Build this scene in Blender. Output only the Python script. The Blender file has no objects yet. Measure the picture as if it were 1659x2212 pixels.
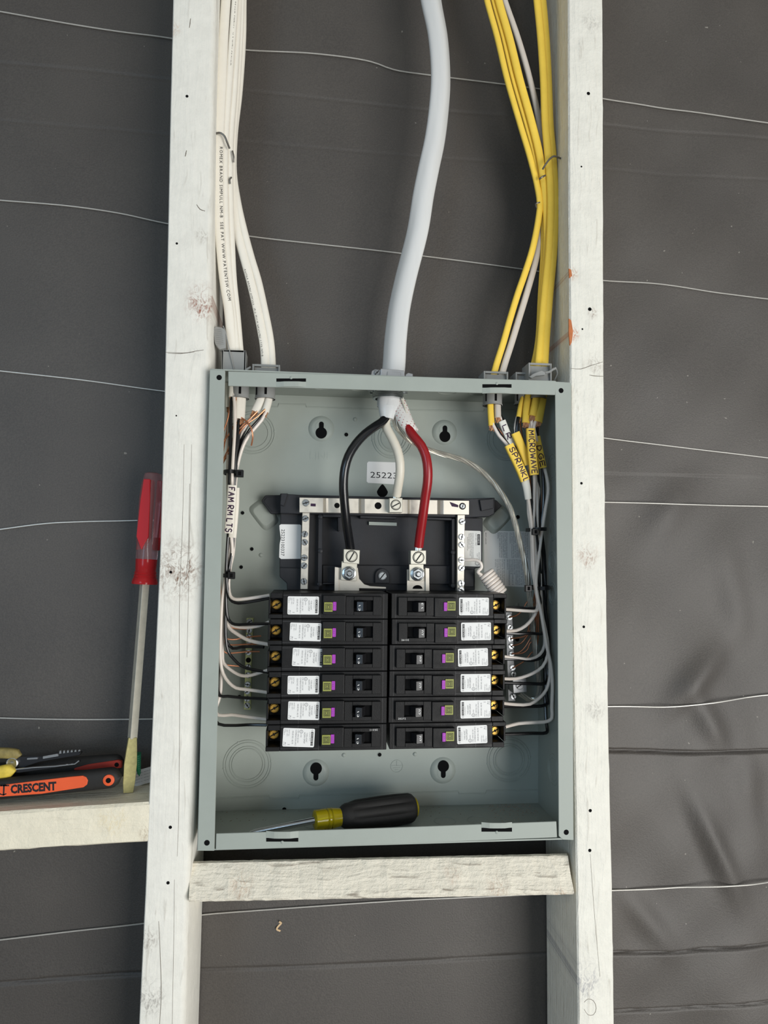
import bpy, bmesh, math, random
import numpy as np
from mathutils import Vector, Matrix

random.seed(7)
rng = np.random.default_rng(7)
scene = bpy.context.scene
col = scene.collection
S = 0.001                                   # everything below is laid out in millimetres

# ------------------------------------------------------------------ camera
F_PX = 1559.89
RX, RY, RZ = -0.0588, -0.106, 0.0119
CAM = np.array([96.99, -705.23, -179.16])


def _rot(rx, ry, rz):
    cx, sx, cy, sy, cz, sz = math.cos(rx), math.sin(rx), math.cos(ry), math.sin(ry), math.cos(rz), math.sin(rz)
    A = np.array([[1, 0, 0], [0, cx, -sx], [0, sx, cx]])
    B = np.array([[cy, 0, sy], [0, 1, 0], [-sy, 0, cy]])
    C = np.array([[cz, -sz, 0], [sz, cz, 0], [0, 0, 1]])
    return A @ B @ C


RB = _rot(RX, RY, RZ) @ np.array([[1, 0, 0], [0, 0, -1], [0, 1, 0]], float)
cam_data = bpy.data.cameras.new('camera')
cam = bpy.data.objects.new('camera', cam_data)
col.objects.link(cam)
m = Matrix.Identity(4)
for i in range(3):
    m[i][0], m[i][1], m[i][2], m[i][3] = RB[0][i], -RB[1][i], -RB[2][i], CAM[i] * S
cam.matrix_world = m
cam_data.sensor_fit = 'VERTICAL'
cam_data.sensor_height = 24.0
cam_data.lens = 24.0 * F_PX / 2212.0
cam_data.clip_start = 0.01
cam_data.clip_end = 50
scene.camera = cam

# ------------------------------------------------------------------ light and exposure
world = bpy.data.worlds.new('world')
scene.world = world
world.use_nodes = True
bg = world.node_tree.nodes['Background']
bg.inputs[0].default_value = (0.86, 0.94, 1.0, 1)
bg.inputs[1].default_value = 0.38


def area_light(name, loc, target, sx, sy, power, color):
    L = bpy.data.lights.new(name, 'AREA')
    L.shape = 'RECTANGLE'
    L.size, L.size_y = sx, sy
    L.energy = power
    L.color = color
    o = bpy.data.objects.new(name, L)
    col.objects.link(o)
    o.location = loc
    o.rotation_euler = (Vector(target) - Vector(loc)).to_track_quat('-Z', 'Y').to_euler()
    return o


# daylight through the open doorway in front and to the right, and a weaker, bluer opening to the left
area_light('doorway_daylight', (1.45, -2.1, -0.74), (0.2, 0.05, -0.2), 1.5, 1.5, 60, (1.0, 0.978, 0.94))
area_light('window_daylight', (-1.2, -2.3, 0.1), (0.0, 0.05, -0.25), 0.8, 0.9, 11, (0.50, 0.75, 1.0))

scene.view_settings.view_transform = 'Standard'
scene.view_settings.look = 'None'
scene.view_settings.gamma = 1.0
scene.view_settings.use_curve_mapping = False
scene.view_settings.exposure = -0.05


# ------------------------------------------------------------------ helpers
def P(u, v, Y):
    """the point (mm) at depth Y that the photograph shows at pixel u, v"""
    d = RB.T @ np.array([(u - 829.5) / F_PX, (v - 1106.0) / F_PX, 1.0])
    return CAM + (Y - CAM[1]) / d[1] * d


def PZ(u, v, Z):
    """the same on the level plane Z"""
    d = RB.T @ np.array([(u - 829.5) / F_PX, (v - 1106.0) / F_PX, 1.0])
    return CAM + (Z - CAM[2]) / d[2] * d


def lin(c):
    out = []
    for x in c:
        x = x / 255.0
        out.append(x / 12.92 if x <= 0.04045 else ((x + 0.055) / 1.055) ** 2.4)
    return out + [1.0]


class MB:
    def __init__(self):
        self.v, self.f = [], []

    def add(self, verts, faces):
        n = len(self.v)
        self.v.extend([tuple(map(float, q)) for q in verts])
        self.f.extend([tuple(i + n for i in f) for f in faces])
        return self

    def box(self, x0, x1, y0, y1, z0, z1):
        vs = [(x, y, z) for x in (x0, x1) for y in (y0, y1) for z in (z0, z1)]
        return self.add(vs, [(0, 1, 3, 2), (4, 6, 7, 5), (0, 4, 5, 1), (2, 3, 7, 6), (0, 2, 6, 4), (1, 5, 7, 3)])

    def prism(self, front, back):
        """closed prism between two loops of 3-D points"""
        n = len(front)
        fs = [tuple(range(n - 1, -1, -1)), tuple(range(n, 2 * n))]
        fs += [(i, (i + 1) % n, n + (i + 1) % n, n + i) for i in range(n)]
        return self.add(list(front) + list(back), fs)

    def slab(self, pix, y0, y1):
        """flat plate: outline given by pixels on the plane y0, running straight back to y1"""
        fr = [P(u, v, y0) for u, v in pix]
        return self.prism(fr, [(q[0], y1, q[2]) for q in fr])

    def plate(self, xz, y0, y1):
        return self.prism([(x, y0, z) for x, z in xz], [(x, y1, z) for x, z in xz])

    def sweep(self, pts, prof, up=None, cap=True, closed=False):
        """pts: centre line (n,3); prof: function(i, t) -> list of (a, b) offsets in the frame (side, up2)"""
        pts = np.asarray(pts, float)
        n = len(pts)
        if closed:
            T = np.roll(pts, -1, 0) - np.roll(pts, 1, 0)
        else:
            T = np.gradient(pts, axis=0)
        T /= np.linalg.norm(T, axis=1)[:, None] + 1e-12
        ref = np.array(up if up is not None else (0, -1, 0), float)
        rings = []
        prevN = None
        for i in range(n):
            t = T[i]
            if prevN is None or up is not None:
                N = ref - t * (ref @ t)
                if np.linalg.norm(N) < 1e-3:
                    N = np.array((1, 0, 0)) - t * t[0]
            else:
                N = prevN - t * (prevN @ t)
            N /= np.linalg.norm(N)
            prevN = N
            Bn = np.cross(t, N)
            rings.append([pts[i] + a * Bn + b * N for a, b in prof(i, i / max(1, n - 1))])
        k = len(rings[0])
        vs = [q for r in rings for q in r]
        fs = []
        for i in range(n if closed else n - 1):
            j = (i + 1) % n
            for a in range(k):
                b = (a + 1) % k
                fs.append((i * k + a, i * k + b, j * k + b, j * k + a))
        if cap and not closed:
            fs.append(tuple(range(k - 1, -1, -1)))
            fs.append(tuple((n - 1) * k + a for a in range(k)))
        return self.add(vs, fs)

    def tube(self, pts, r, n=8, r2=None, twist=0.0, up=None, closed=False, lobe=0.0):
        r2 = r if r2 is None else r2
        tw = twist if callable(twist) else (lambda t: twist)
        ra = r if callable(r) else (lambda t: r)
        rb = r2 if callable(r2) else (lambda t: r2)

        def prof(i, t):
            c, s = math.cos(tw(t)), math.sin(tw(t))
            o = []
            for k in range(n):
                a = 2 * math.pi * k / n
                lb = 1 + lobe * math.cos(4 * a)
                x, y = lb * ra(t) * math.cos(a), lb * rb(t) * math.sin(a)
                o.append((x * c - y * s, x * s + y * c))
            return o
        return self.sweep(pts, prof, up=up, closed=closed)

    def lathe(self, o, axis, prof, n=16, start=None):
        """prof: list of (distance along axis, radius)"""
        o, ax = np.asarray(o, float), np.asarray(axis, float)
        ax = ax / np.linalg.norm(ax)
        a = np.array((0, 0, 1.0)) if abs(ax[2]) < 0.9 else np.array((1.0, 0, 0))
        if start is not None:
            a = np.asarray(start, float)
        a = a - ax * (a @ ax)
        a /= np.linalg.norm(a)
        b = np.cross(ax, a)
        vs, fs = [], []
        for h, r in prof:
            for k in range(n):
                t = 2 * math.pi * k / n
                vs.append(o + ax * h + r * (math.cos(t) * a + math.sin(t) * b))
        for i in range(len(prof) - 1):
            for k in range(n):
                j = (k + 1) % n
                fs.append((i * n + k, i * n + j, (i + 1) * n + j, (i + 1) * n + k))
        fs.append(tuple(range(n - 1, -1, -1)))
        fs.append(tuple((len(prof) - 1) * n + k for k in range(n)))
        return self.add(vs, fs)

    def build(self, name, mat, parent=None, smooth=False, bevel=0.0, seg=1, label=None, kind=None, origin=None):
        org = np.array(parent['_o'] if parent is not None and '_o' in parent else (origin if origin is not None else (0, 0, 0)), float)
        me = bpy.data.meshes.new(name)
        me.from_pydata([tuple((np.array(q) - org) * S) for q in self.v], [], self.f)
        bm = bmesh.new()
        bm.from_mesh(me)
        bmesh.ops.recalc_face_normals(bm, faces=bm.faces)
        if bevel > 0:
            es = [e for e in bm.edges if len(e.link_faces) == 2 and e.calc_face_angle(0) > 0.5]
            bmesh.ops.bevel(bm, geom=es, offset=bevel * S, offset_type='OFFSET', segments=seg, profile=0.6, affect='EDGES', clamp_overlap=True)
        bm.to_mesh(me)
        bm.free()
        me.materials.append(mat)
        if smooth:
            me.polygons.foreach_set('use_smooth', [True] * len(me.polygons))
            try:
                me.set_sharp_from_angle(angle=0.7)
            except Exception:
                pass
        o = bpy.data.objects.new(name, me)
        col.objects.link(o)
        if parent is not None:
            o.parent = parent
            o['_o'] = [float(x) for x in org]
        else:
            o.location = tuple(org * S)
            o['_o'] = [float(x) for x in org]
        if label:
            o['label'] = label
        if kind:
            o['kind'] = kind
        return o


def thing(name, label, cat, o, group=None):
    e = bpy.data.objects.new(name, None)
    e.empty_display_size = 0.01
    col.objects.link(e)
    e.location = tuple(np.array(o, float) * S)
    e['_o'] = [float(x) for x in o]
    e['label'] = label
    e['category'] = cat
    if group:
        e['group'] = group
    return e


def tag(o, label, cat, group=None):
    o['label'] = label
    o['category'] = cat
    if group:
        o['group'] = group
    return o


def smoothpath(pts, step=5.0):
    """Catmull-Rom through the control points, even steps"""
    pts = np.asarray(pts, float)
    q = np.vstack([2 * pts[0] - pts[1], pts, 2 * pts[-1] - pts[-2]])
    out = []
    for i in range(1, len(q) - 2):
        p0, p1, p2, p3 = q[i - 1], q[i], q[i + 1], q[i + 2]
        # centripetal parametrisation
        t0 = 0.0
        t1 = t0 + max(1e-3, np.linalg.norm(p1 - p0)) ** 0.5
        t2 = t1 + max(1e-3, np.linalg.norm(p2 - p1)) ** 0.5
        t3 = t2 + max(1e-3, np.linalg.norm(p3 - p2)) ** 0.5
        n = max(2, int(np.linalg.norm(p2 - p1) / step))
        for k in range(n):
            t = t1 + (t2 - t1) * k / n
            A1 = (t1 - t) / (t1 - t0) * p0 + (t - t0) / (t1 - t0) * p1
            A2 = (t2 - t) / (t2 - t1) * p1 + (t - t1) / (t2 - t1) * p2
            A3 = (t3 - t) / (t3 - t2) * p2 + (t - t2) / (t3 - t2) * p3
            B1 = (t2 - t) / (t2 - t0) * A1 + (t - t0) / (t2 - t0) * A2
            B2 = (t3 - t) / (t3 - t1) * A2 + (t - t1) / (t3 - t1) * A3
            out.append((t2 - t) / (t2 - t1) * B1 + (t - t1) / (t2 - t1) * B2)
    out.append(pts[-1])
    return np.array(out)


def path(uvy, step=5.0, inbox=False):
    q = []
    for u, v, Y in uvy:
        p = P(u, v, Y)
        if inbox and p[2] < -14:
            p[0] = min(max(p[0], 4.5), 356.5)
            p[1] = min(p[1], 99)
        q.append(p)
    return smoothpath(q, step)


# ------------------------------------------------------------------ materials
MATS = {}


def _nodes(name):
    mt = bpy.data.materials.new(name)
    mt.use_nodes = True
    nt = mt.node_tree
    return mt, nt, nt.nodes['Principled BSDF'], nt.nodes, nt.links


def mat(name, rgb, rough=0.5, metal=0.0, spec=0.5, var=0.0, vscale=60.0, bump=0.0, bscale=400.0, coat=0.0, trans=0.0, ior=1.45,
        stretch=None, rvar=0.0):
    mt, nt, b, N, L = _nodes(name)
    b.inputs['Roughness'].default_value = rough
    b.inputs['Metallic'].default_value = metal
    b.inputs['Specular IOR Level'].default_value = spec
    b.inputs['Coat Weight'].default_value = coat
    b.inputs['Coat Roughness'].default_value = 0.15
    b.inputs['Transmission Weight'].default_value = trans
    b.inputs['IOR'].default_value = ior
    b.inputs['Base Color'].default_value = lin(rgb)
    geo = N.new('ShaderNodeNewGeometry')
    vec = geo.outputs['Position']
    if stretch:
        mp = N.new('ShaderNodeVectorMath')
        mp.operation = 'MULTIPLY'
        mp.inputs[1].default_value = stretch
        L.new(vec, mp.inputs[0])
        vec = mp.outputs[0]
    if var > 0 or rvar > 0:
        nz = N.new('ShaderNodeTexNoise')
        nz.inputs['Scale'].default_value = vscale
        nz.inputs['Detail'].default_value = 5
        nz.inputs['Roughness'].default_value = 0.65
        L.new(vec, nz.inputs['Vector'])
        if var > 0:
            hs = N.new('ShaderNodeHueSaturation')
            hs.inputs['Color'].default_value = lin(rgb)
            mr = N.new('ShaderNodeMapRange')
            mr.inputs[1].default_value, mr.inputs[2].default_value = 0.25, 0.75
            mr.inputs[3].default_value, mr.inputs[4].default_value = 1 - var, 1 + var
            L.new(nz.outputs['Fac'], mr.inputs[0])
            L.new(mr.outputs[0], hs.inputs['Value'])
            L.new(hs.outputs[0], b.inputs['Base Color'])
        if rvar > 0:
            m2 = N.new('ShaderNodeMapRange')
            m2.inputs[1].default_value, m2.inputs[2].default_value = 0.3, 0.7
            m2.inputs[3].default_value, m2.inputs[4].default_value = max(0.02, rough - rvar), min(1, rough + rvar)
            L.new(nz.outputs['Fac'], m2.inputs[0])
            L.new(m2.outputs[0], b.inputs['Roughness'])
    if bump > 0:
        nb = N.new('ShaderNodeTexNoise')
        nb.inputs['Scale'].default_value = bscale
        nb.inputs['Detail'].default_value = 4
        L.new(vec, nb.inputs['Vector'])
        bp = N.new('ShaderNodeBump')
        bp.inputs['Strength'].default_value = bump
        bp.inputs['Distance'].default_value = 0.001
        L.new(nb.outputs['Fac'], bp.inputs['Height'])
        L.new(bp.outputs[0], b.inputs['Normal'])
    MATS[name] = mt
    return mt


def wood(name, rgb, axis, rough_amt, knots=(), cracks=0.25):
    """painted lumber: grain relief along an axis, worn knots at fixed spots of the board"""
    mt, nt, b, N, L = _nodes(name)
    b.inputs['Roughness'].default_value = 0.62
    b.inputs['Specular IOR Level'].default_value = 0.35
    geo = N.new('ShaderNodeNewGeometry')
    st = [1.0, 1.0, 1.0]
    st[axis] = 0.07
    mp = N.new('ShaderNodeVectorMath')
    mp.operation = 'MULTIPLY'
    mp.inputs[1].default_value = st
    L.new(geo.outputs['Position'], mp.inputs[0])
    # warp
    wn = N.new('ShaderNodeTexNoise')
    wn.inputs['Scale'].default_value = 14
    L.new(geo.outputs['Position'], wn.inputs['Vector'])
    ws = N.new('ShaderNodeVectorMath')
    ws.operation = 'SCALE'
    ws.inputs['Scale'].default_value = 0.012
    L.new(wn.outputs['Color'], ws.inputs[0])
    ad = N.new('ShaderNodeVectorMath')
    L.new(mp.outputs[0], ad.inputs[0])
    L.new(ws.outputs[0], ad.inputs[1])
    g1 = N.new('ShaderNodeTexNoise')
    g1.inputs['Scale'].default_value = 260
    g1.inputs['Detail'].default_value = 3
    L.new(ad.outputs[0], g1.inputs['Vector'])
    g2 = N.new('ShaderNodeTexNoise')
    g2.inputs['Scale'].default_value = 60
    g2.inputs['Detail'].default_value = 6
    g2.inputs['Roughness'].default_value = 0.7
    L.new(geo.outputs['Position'], g2.inputs['Vector'])
    # base colour variation
    mr = N.new('ShaderNodeMapRange')
    mr.inputs[1].default_value, mr.inputs[2].default_value = 0.3, 0.7
    mr.inputs[3].default_value, mr.inputs[4].default_value = 0.93, 1.04
    L.new(g2.outputs['Fac'], mr.inputs[0])
    hs = N.new('ShaderNodeHueSaturation')
    hs.inputs['Color'].default_value = lin(rgb)
    L.new(mr.outputs[0], hs.inputs['Value'])
    colr = hs.outputs[0]
    # thin grain cracks showing through the paint
    cr = N.new('ShaderNodeMapRange')
    cr.inputs[1].default_value, cr.inputs[2].default_value = 0.62, 0.74
    cr.inputs[3].default_value, cr.inputs[4].default_value = 0.0, cracks
    L.new(g1.outputs['Fac'], cr.inputs[0])
    mx = N.new('ShaderNodeMix')
    mx.data_type = 'RGBA'
    mx.inputs['B'].default_value = lin((150, 140, 126))
    L.new(cr.outputs[0], mx.inputs['Factor'])
    L.new(colr, mx.inputs['A'])
    colr = mx.outputs['Result']
    for kx, kz, r, kc, ks in knots:
        vm = N.new('ShaderNodeVectorMath')
        vm.operation = 'SUBTRACT'
        vm.inputs[1].default_value = (kx * S, 0, kz * S)
        L.new(geo.outputs['Position'], vm.inputs[0])
        v2 = N.new('ShaderNodeVectorMath')
        v2.operation = 'MULTIPLY'
        v2.inputs[1].default_value = (1, 0, 0.75)
        L.new(vm.outputs[0], v2.inputs[0])
        ln = N.new('ShaderNodeVectorMath')
        ln.operation = 'LENGTH'
        L.new(v2.outputs[0], ln.inputs[0])
        m1 = N.new('ShaderNodeMapRange')
        m1.interpolation_type = 'SMOOTHSTEP'
        m1.inputs[1].default_value, m1.inputs[2].default_value = r * S, r * 0.25 * S
        m1.inputs[3].default_value, m1.inputs[4].default_value = 0, 1
        L.new(ln.outputs['Value'], m1.inputs[0])
        kn = N.new('ShaderNodeTexNoise')
        kn.inputs['Scale'].default_value = 150
        kn.inputs['Detail'].default_value = 8
        kn.inputs['Roughness'].default_value = 0.72
        kn.inputs['Distortion'].default_value = 1.6
        L.new(v2.outputs[0], kn.inputs['Vector'])
        m3 = N.new('ShaderNodeMapRange')
        m3.inputs[1].default_value, m3.inputs[2].default_value = 0.46, 0.64
        m3.inputs[3].default_value, m3.inputs[4].default_value = 0, ks
        L.new(kn.outputs['Fac'], m3.inputs[0])
        mu = N.new('ShaderNodeMath')
        mu.operation = 'MULTIPLY'
        L.new(m1.outputs[0], mu.inputs[0])
        L.new(m3.outputs[0], mu.inputs[1])
        mk = N.new('ShaderNodeMix')
        mk.data_type = 'RGBA'
        mk.inputs['B'].default_value = lin(kc)
        L.new(mu.outputs[0], mk.inputs['Factor'])
        L.new(colr, mk.inputs['A'])
        colr = mk.outputs['Result']
    L.new(colr, b.inputs['Base Color'])
    b1 = N.new('ShaderNodeBump')
    b1.inputs['Strength'].default_value = min(1.0, 0.7 * rough_amt)
    b1.inputs['Distance'].default_value = 0.0012
    L.new(g1.outputs['Fac'], b1.inputs['Height'])
    b2 = N.new('ShaderNodeBump')
    b2.inputs['Strength'].default_value = 0.5 * rough_amt
    b2.inputs['Distance'].default_value = 0.003
    L.new(g2.outputs['Fac'], b2.inputs['Height'])
    L.new(b1.outputs[0], b2.inputs['Normal'])
    L.new(b2.outputs[0], b.inputs['Normal'])
    MATS[name] = mt
    return mt


def paper_mat():
    mt, nt, b, N, L = _nodes('building_paper')
    b.inputs['Roughness'].default_value = 0.58
    b.inputs['Specular IOR Level'].default_value = 0.7
    geo = N.new('ShaderNodeNewGeometry')
    fb = N.new('ShaderNodeTexNoise')
    fb.inputs['Scale'].default_value = 620
    fb.inputs['Detail'].default_value = 3
    L.new(geo.outputs['Position'], fb.inputs['Vector'])
    big = N.new('ShaderNodeTexNoise')
    big.inputs['Scale'].default_value = 9
    big.inputs['Detail'].default_value = 5
    L.new(geo.outputs['Position'], big.inputs['Vector'])
    cr = N.new('ShaderNodeValToRGB')
    cr.color_ramp.elements[0].position = 0.30
    cr.color_ramp.elements[0].color = lin((60, 56, 53))
    cr.color_ramp.elements[1].position = 0.74
    cr.color_ramp.elements[1].color = lin((82, 77, 72))
    ad = N.new('ShaderNodeMath')
    ad.operation = 'MULTIPLY_ADD'
    ad.inputs[1].default_value = 0.45
    L.new(big.outputs['Fac'], ad.inputs[0])
    m0 = N.new('ShaderNodeMath')
    m0.operation = 'MULTIPLY'
    m0.inputs[1].default_value = 0.55
    L.new(fb.outputs['Fac'], m0.inputs[0])
    L.new(m0.outputs[0], ad.inputs[2])
    L.new(ad.outputs[0], cr.inputs['Fac'])
    # pale specks of dust and lint
    sp = N.new('ShaderNodeTexNoise')
    sp.inputs['Scale'].default_value = 190
    sp.inputs['Detail'].default_value = 1
    L.new(geo.outputs['Position'], sp.inputs['Vector'])
    ms = N.new('ShaderNodeMapRange')
    ms.inputs[1].default_value, ms.inputs[2].default_value = 0.795, 0.82
    ms.inputs[3].default_value, ms.inputs[4].default_value = 0, 0.5
    L.new(sp.outputs['Fac'], ms.inputs[0])
    mx = N.new('ShaderNodeMix')
    mx.data_type = 'RGBA'
    mx.inputs['B'].default_value = lin((170, 165, 155))
    L.new(ms.outputs[0], mx.inputs['Factor'])
    L.new(cr.outputs[0], mx.inputs['A'])
    L.new(mx.outputs['Result'], b.inputs['Base Color'])
    bp = N.new('ShaderNodeBump')
    bp.inputs['Strength'].default_value = 0.28
    bp.inputs['Distance'].default_value = 0.001
    L.new(fb.outputs['Fac'], bp.inputs['Height'])
    L.new(bp.outputs[0], b.inputs['Normal'])
    MATS['building_paper'] = mt
    return mt


paper_mat()
mat('line_wire', (196, 194, 188), 0.42, 0.4, var=0.08, vscale=300)
mat('enamel', (160, 167, 160), 0.42, 0.0, 0.3, var=0.045, vscale=25, bump=0.05, bscale=900, rvar=0.06)
mat('hole_dark', (18, 18, 19), 0.9, spec=0.1)
mat('breaker_black', (21, 21, 22), 0.44, spec=0.26, var=0.25, vscale=90, bump=0.12, bscale=1500, rvar=0.12)
mat('chassis_black', (40, 41, 45), 0.48, spec=0.35, var=0.12, vscale=70, bump=0.1, bscale=1600)
mat('handle_black', (30, 30, 32), 0.28, spec=0.6)
mat('handle_cap', (34, 34, 36), 0.3, spec=0.9)
mat('tinned', (212, 206, 194), 0.42, 0.7, var=0.07, vscale=120, rvar=0.1)
mat('lug_alu', (206, 203, 190), 0.42, 0.6, var=0.05, vscale=300)
mat('zinc', (190, 194, 196), 0.22, 0.95, var=0.1, vscale=500)
mat('slot_dark', (46, 46, 44), 0.6, 0.3)
mat('brass', (226, 178, 78), 0.32, 0.45, var=0.1, vscale=400)
mat('green_bar', (214, 222, 160), 0.35, 0.15, var=0.06, vscale=300)
mat('sticker_white', (232, 232, 230), 0.5, spec=0.35)
mat('sticker_grey', (222, 222, 218), 0.5, spec=0.35)
mat('ink', (40, 40, 44), 0.6, spec=0.2)
mat('ink_fine', (96, 96, 102), 0.6, spec=0.2)
mat('seam_highlight', (74, 74, 76), 0.4)
mat('bare_wood', (190, 112, 66), 0.7, var=0.2, vscale=200)
mat('crack_dark', (120, 112, 102), 0.8)
mat('marker', (52, 28, 58), 0.5, spec=0.3)
mat('print_white', (225, 225, 222), 0.5)
mat('olive', (146, 150, 72), 0.42, var=0.05, vscale=400)
mat('purple', (176, 62, 190), 0.42)
mat('purple_dark', (120, 36, 136), 0.42)
mat('jacket_white', (236, 231, 219), 0.42, spec=0.4, var=0.03, vscale=80)
mat('jacket_grey_white', (206, 198, 188), 0.45, spec=0.4, var=0.04, vscale=80)
mat('jacket_yellow', (242, 206, 82), 0.45, spec=0.4, var=0.05, vscale=60)
mat('jacket_service', (214, 215, 214), 0.26, spec=0.6, var=0.07, vscale=40, stretch=(1, 1, 0.12))
mat('wire_black', (22, 22, 24), 0.26, spec=0.6)
mat('wire_white', (232, 222, 212), 0.36, spec=0.5, var=0.03)
mat('conductor_white', (222, 216, 200), 0.38, spec=0.5, var=0.03)
mat('conductor_black', (20, 21, 24), 0.2, spec=0.7)
mat('conductor_red', (148, 26, 32), 0.26, spec=0.6, var=0.06)
mat('copper', (206, 140, 104), 0.34, 0.6, var=0.1, vscale=300)
mat('kraft', (178, 132, 98), 0.8, spec=0.2, var=0.15, vscale=200)
mat('aluminium', (226, 223, 212), 0.28, 0.8, var=0.1, vscale=400)
mat('zip_black', (20, 20, 21), 0.4, spec=0.5)
mat('clamp_grey', (148, 149, 147), 0.45, spec=0.4, var=0.03)
mat('die_cast', (176, 178, 180), 0.4, 0.6, var=0.08, vscale=200)
mat('staple_steel', (120, 116, 110), 0.4, 0.7)
mat('tape_white', (222, 222, 214), 0.5)
mat('red_plastic', (186, 26, 36), 0.25, spec=0.6, coat=0.3)
mat('clear_red', (206, 46, 50), 0.14, trans=0.4, ior=1.3)
mat('clear_plastic', (222, 176, 178), 0.12, trans=0.82, ior=1.3)
mat('shank_steel', (192, 187, 172), 0.45, 0.3, var=0.12, vscale=120)
mat('tip_worn', (168, 160, 108), 0.55, 0.25, var=0.2, vscale=250)
mat('amber', (196, 178, 30), 0.14, trans=0.45, ior=1.35, spec=0.6)
mat('rubber_black', (40, 39, 38), 0.62, spec=0.35, var=0.12, vscale=150, bump=0.15, bscale=1400)
mat('rubber_grey', (60, 60, 62), 0.6, spec=0.35, var=0.1, vscale=150)
mat('grip_orange', (228, 94, 52), 0.5, spec=0.4, var=0.05)
mat('grip_orange_dark', (160, 52, 40), 0.5, spec=0.4)
mat('grip_yellow_worn', (140, 126, 76), 0.6, var=0.3, vscale=200)
mat('grip_yellow', (216, 190, 72), 0.55, var=0.18, vscale=150)
mat('bright_steel', (196, 198, 200), 0.18, 0.95)
mat('dark_steel', (58, 58, 60), 0.35, 0.8)
mat('green_nut', (28, 120, 84), 0.4)
mat('debris', (150, 140, 128), 0.8, var=0.4, vscale=400)
mat('shaving', (206, 178, 140), 0.7)
mat('ptape', (232, 228, 222), 0.6)
mat('ptape_dots', (150, 60, 62), 0.6)

mat('concrete', (96, 92, 86), 0.8, var=0.15, vscale=8, bump=0.2, bscale=60)
mat('ceiling_board', (196, 194, 188), 0.8, var=0.04, vscale=6)

# ------------------------------------------------------------------ the stud wall
fl0 = MB().box(-2600, 3200, -3600, 130, -1640, -1600).build('floor', MATS['concrete'])
fl0['kind'] = 'structure'
fl0['label'] = 'grey concrete floor far below the panel'
cl0 = MB().box(-2600, 3200, -3600, 130, 960, 1000).build('ceiling', MATS['ceiling_board'])
cl0['kind'] = 'structure'
cl0['label'] = 'plain pale ceiling above the stud wall'

STUD_Y0, STUD_Y1 = 9.6, 102.5
PAPER_Y = 106.0


def interp(tab, v):
    a = np.array(tab, float)
    return np.interp(v, a[:, 0], a[:, 1])


# creases and laps of the paper: (pixel polyline, depth mm, half width mm)
CREASES = [
    ([(1290, 1619), (1400, 1624), (1500, 1626), (1800, 1621)], 5.0, 2.2, (400, 900)),
    ([(1290, 2062), (1480, 2060), (1560, 2052), (1800, 2036)], 4.5, 2.0, (400, 900)),
    ([(1290, 2192), (1450, 2190), (1550, 2178), (1800, 2150)], 3.5, 1.8, (400, 900)),
    ([(-80, 2130), (100, 2117), (220, 2108), (320, 2102)], 3.0, 1.8, (-500, -45)),
    ([(420, 2094), (700, 2086), (900, 2078), (1190, 2058)], 2.0, 1.4, (-40, 380)),
    ([(-80, 130), (200, 152), (400, 176), (540, 198), (900, 235), (1250, 262), (1800, 310)], 0.45, 1.6, (-500, 900)),
    ([(-80, 255), (250, 280), (540, 308), (900, 338), (1250, 362), (1800, 395)], 0.3, 1.5, (-500, 900)),
]
CRX = []
for poly, d, w, xr in CREASES:
    q = np.array([P(u, v, PAPER_Y) for u, v in poly])
    CRX.append((q[:, 0], q[:, 2], d, w, xr))


def lump(x, z, cx, cz, sx, sz, ang):
    c, s = math.cos(ang), math.sin(ang)
    a = ((x - cx) * c + (z - cz) * s) / sx
    b = (-(x - cx) * s + (z - cz) * c) / sz
    return np.exp(-(a * a + b * b))


def paper_y(x, z):
    """depth of the paper face; the right bay sags and wrinkles"""
    x, z = np.asarray(x, float), np.asarray(z, float)
    h = np.full(np.broadcast(x, z).shape, PAPER_Y)
    wr = 1 / (1 + np.exp(-(x - 418) / 14.0))
    bulge = 5.0 * np.sin((x - 405) / 70.0) * np.sin(z / 95.0 + x / 160.0)
    bulge += 3.2 * np.sin(x / 31.0 + z / 47.0) * np.sin(z / 66.0 - x / 90.0)
    bulge += 1.2 * np.sin(x / 17.0 - z / 26.0 + 1.0) * np.sin(z / 36.0)
    h = h + wr * (3 + bulge * np.where(z < -80, 1.0, 0.55))
    # pronounced tucks above the lower wires
    for cu, cv, sx, sz, ang, amp in [(1500, 1470, 15, 46, -0.75, -9), (1530, 1560, 13, 40, 0.5, -7), (1548, 1840, 12, 60, 0.45, -10),
                                     (1500, 1800, 24, 60, 0.5, 6), (1400, 1990, 14, 46, 0.7, -6), (1590, 1290, 18, 60, 0.2, -5),
                                     (1450, 1100, 20, 40, -0.6, -5), (1370, 1300, 25, 50, -0.5, -4), (1620, 1700, 16, 60, 0.1, -5)]:
        p = P(cu, cv, PAPER_Y)
        h = h + amp * lump(x, z, p[0], p[2], sx, sz, ang) * wr
    h = h + (1 - wr) * 0.9 * np.sin(x / 55.0 + 0.7) * np.sin(z / 80.0)
    for cx, cz, d, w, xr in CRX:
        zl = np.interp(x, cx, cz)
        t = (z - zl)
        inside = 1 / (1 + np.exp(-(x - xr[0]) / 6)) / (1 + np.exp((x - xr[1]) / 6))
        h = h + inside * 1.25 * d * np.exp(-(t / (0.75 * w)) ** 2)
        h = h - inside * 0.4 * d * np.exp(-np.clip(t - w, 0, None) / 30.0) * (t > w)   # upper sheet laps outward
    return h


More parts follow.
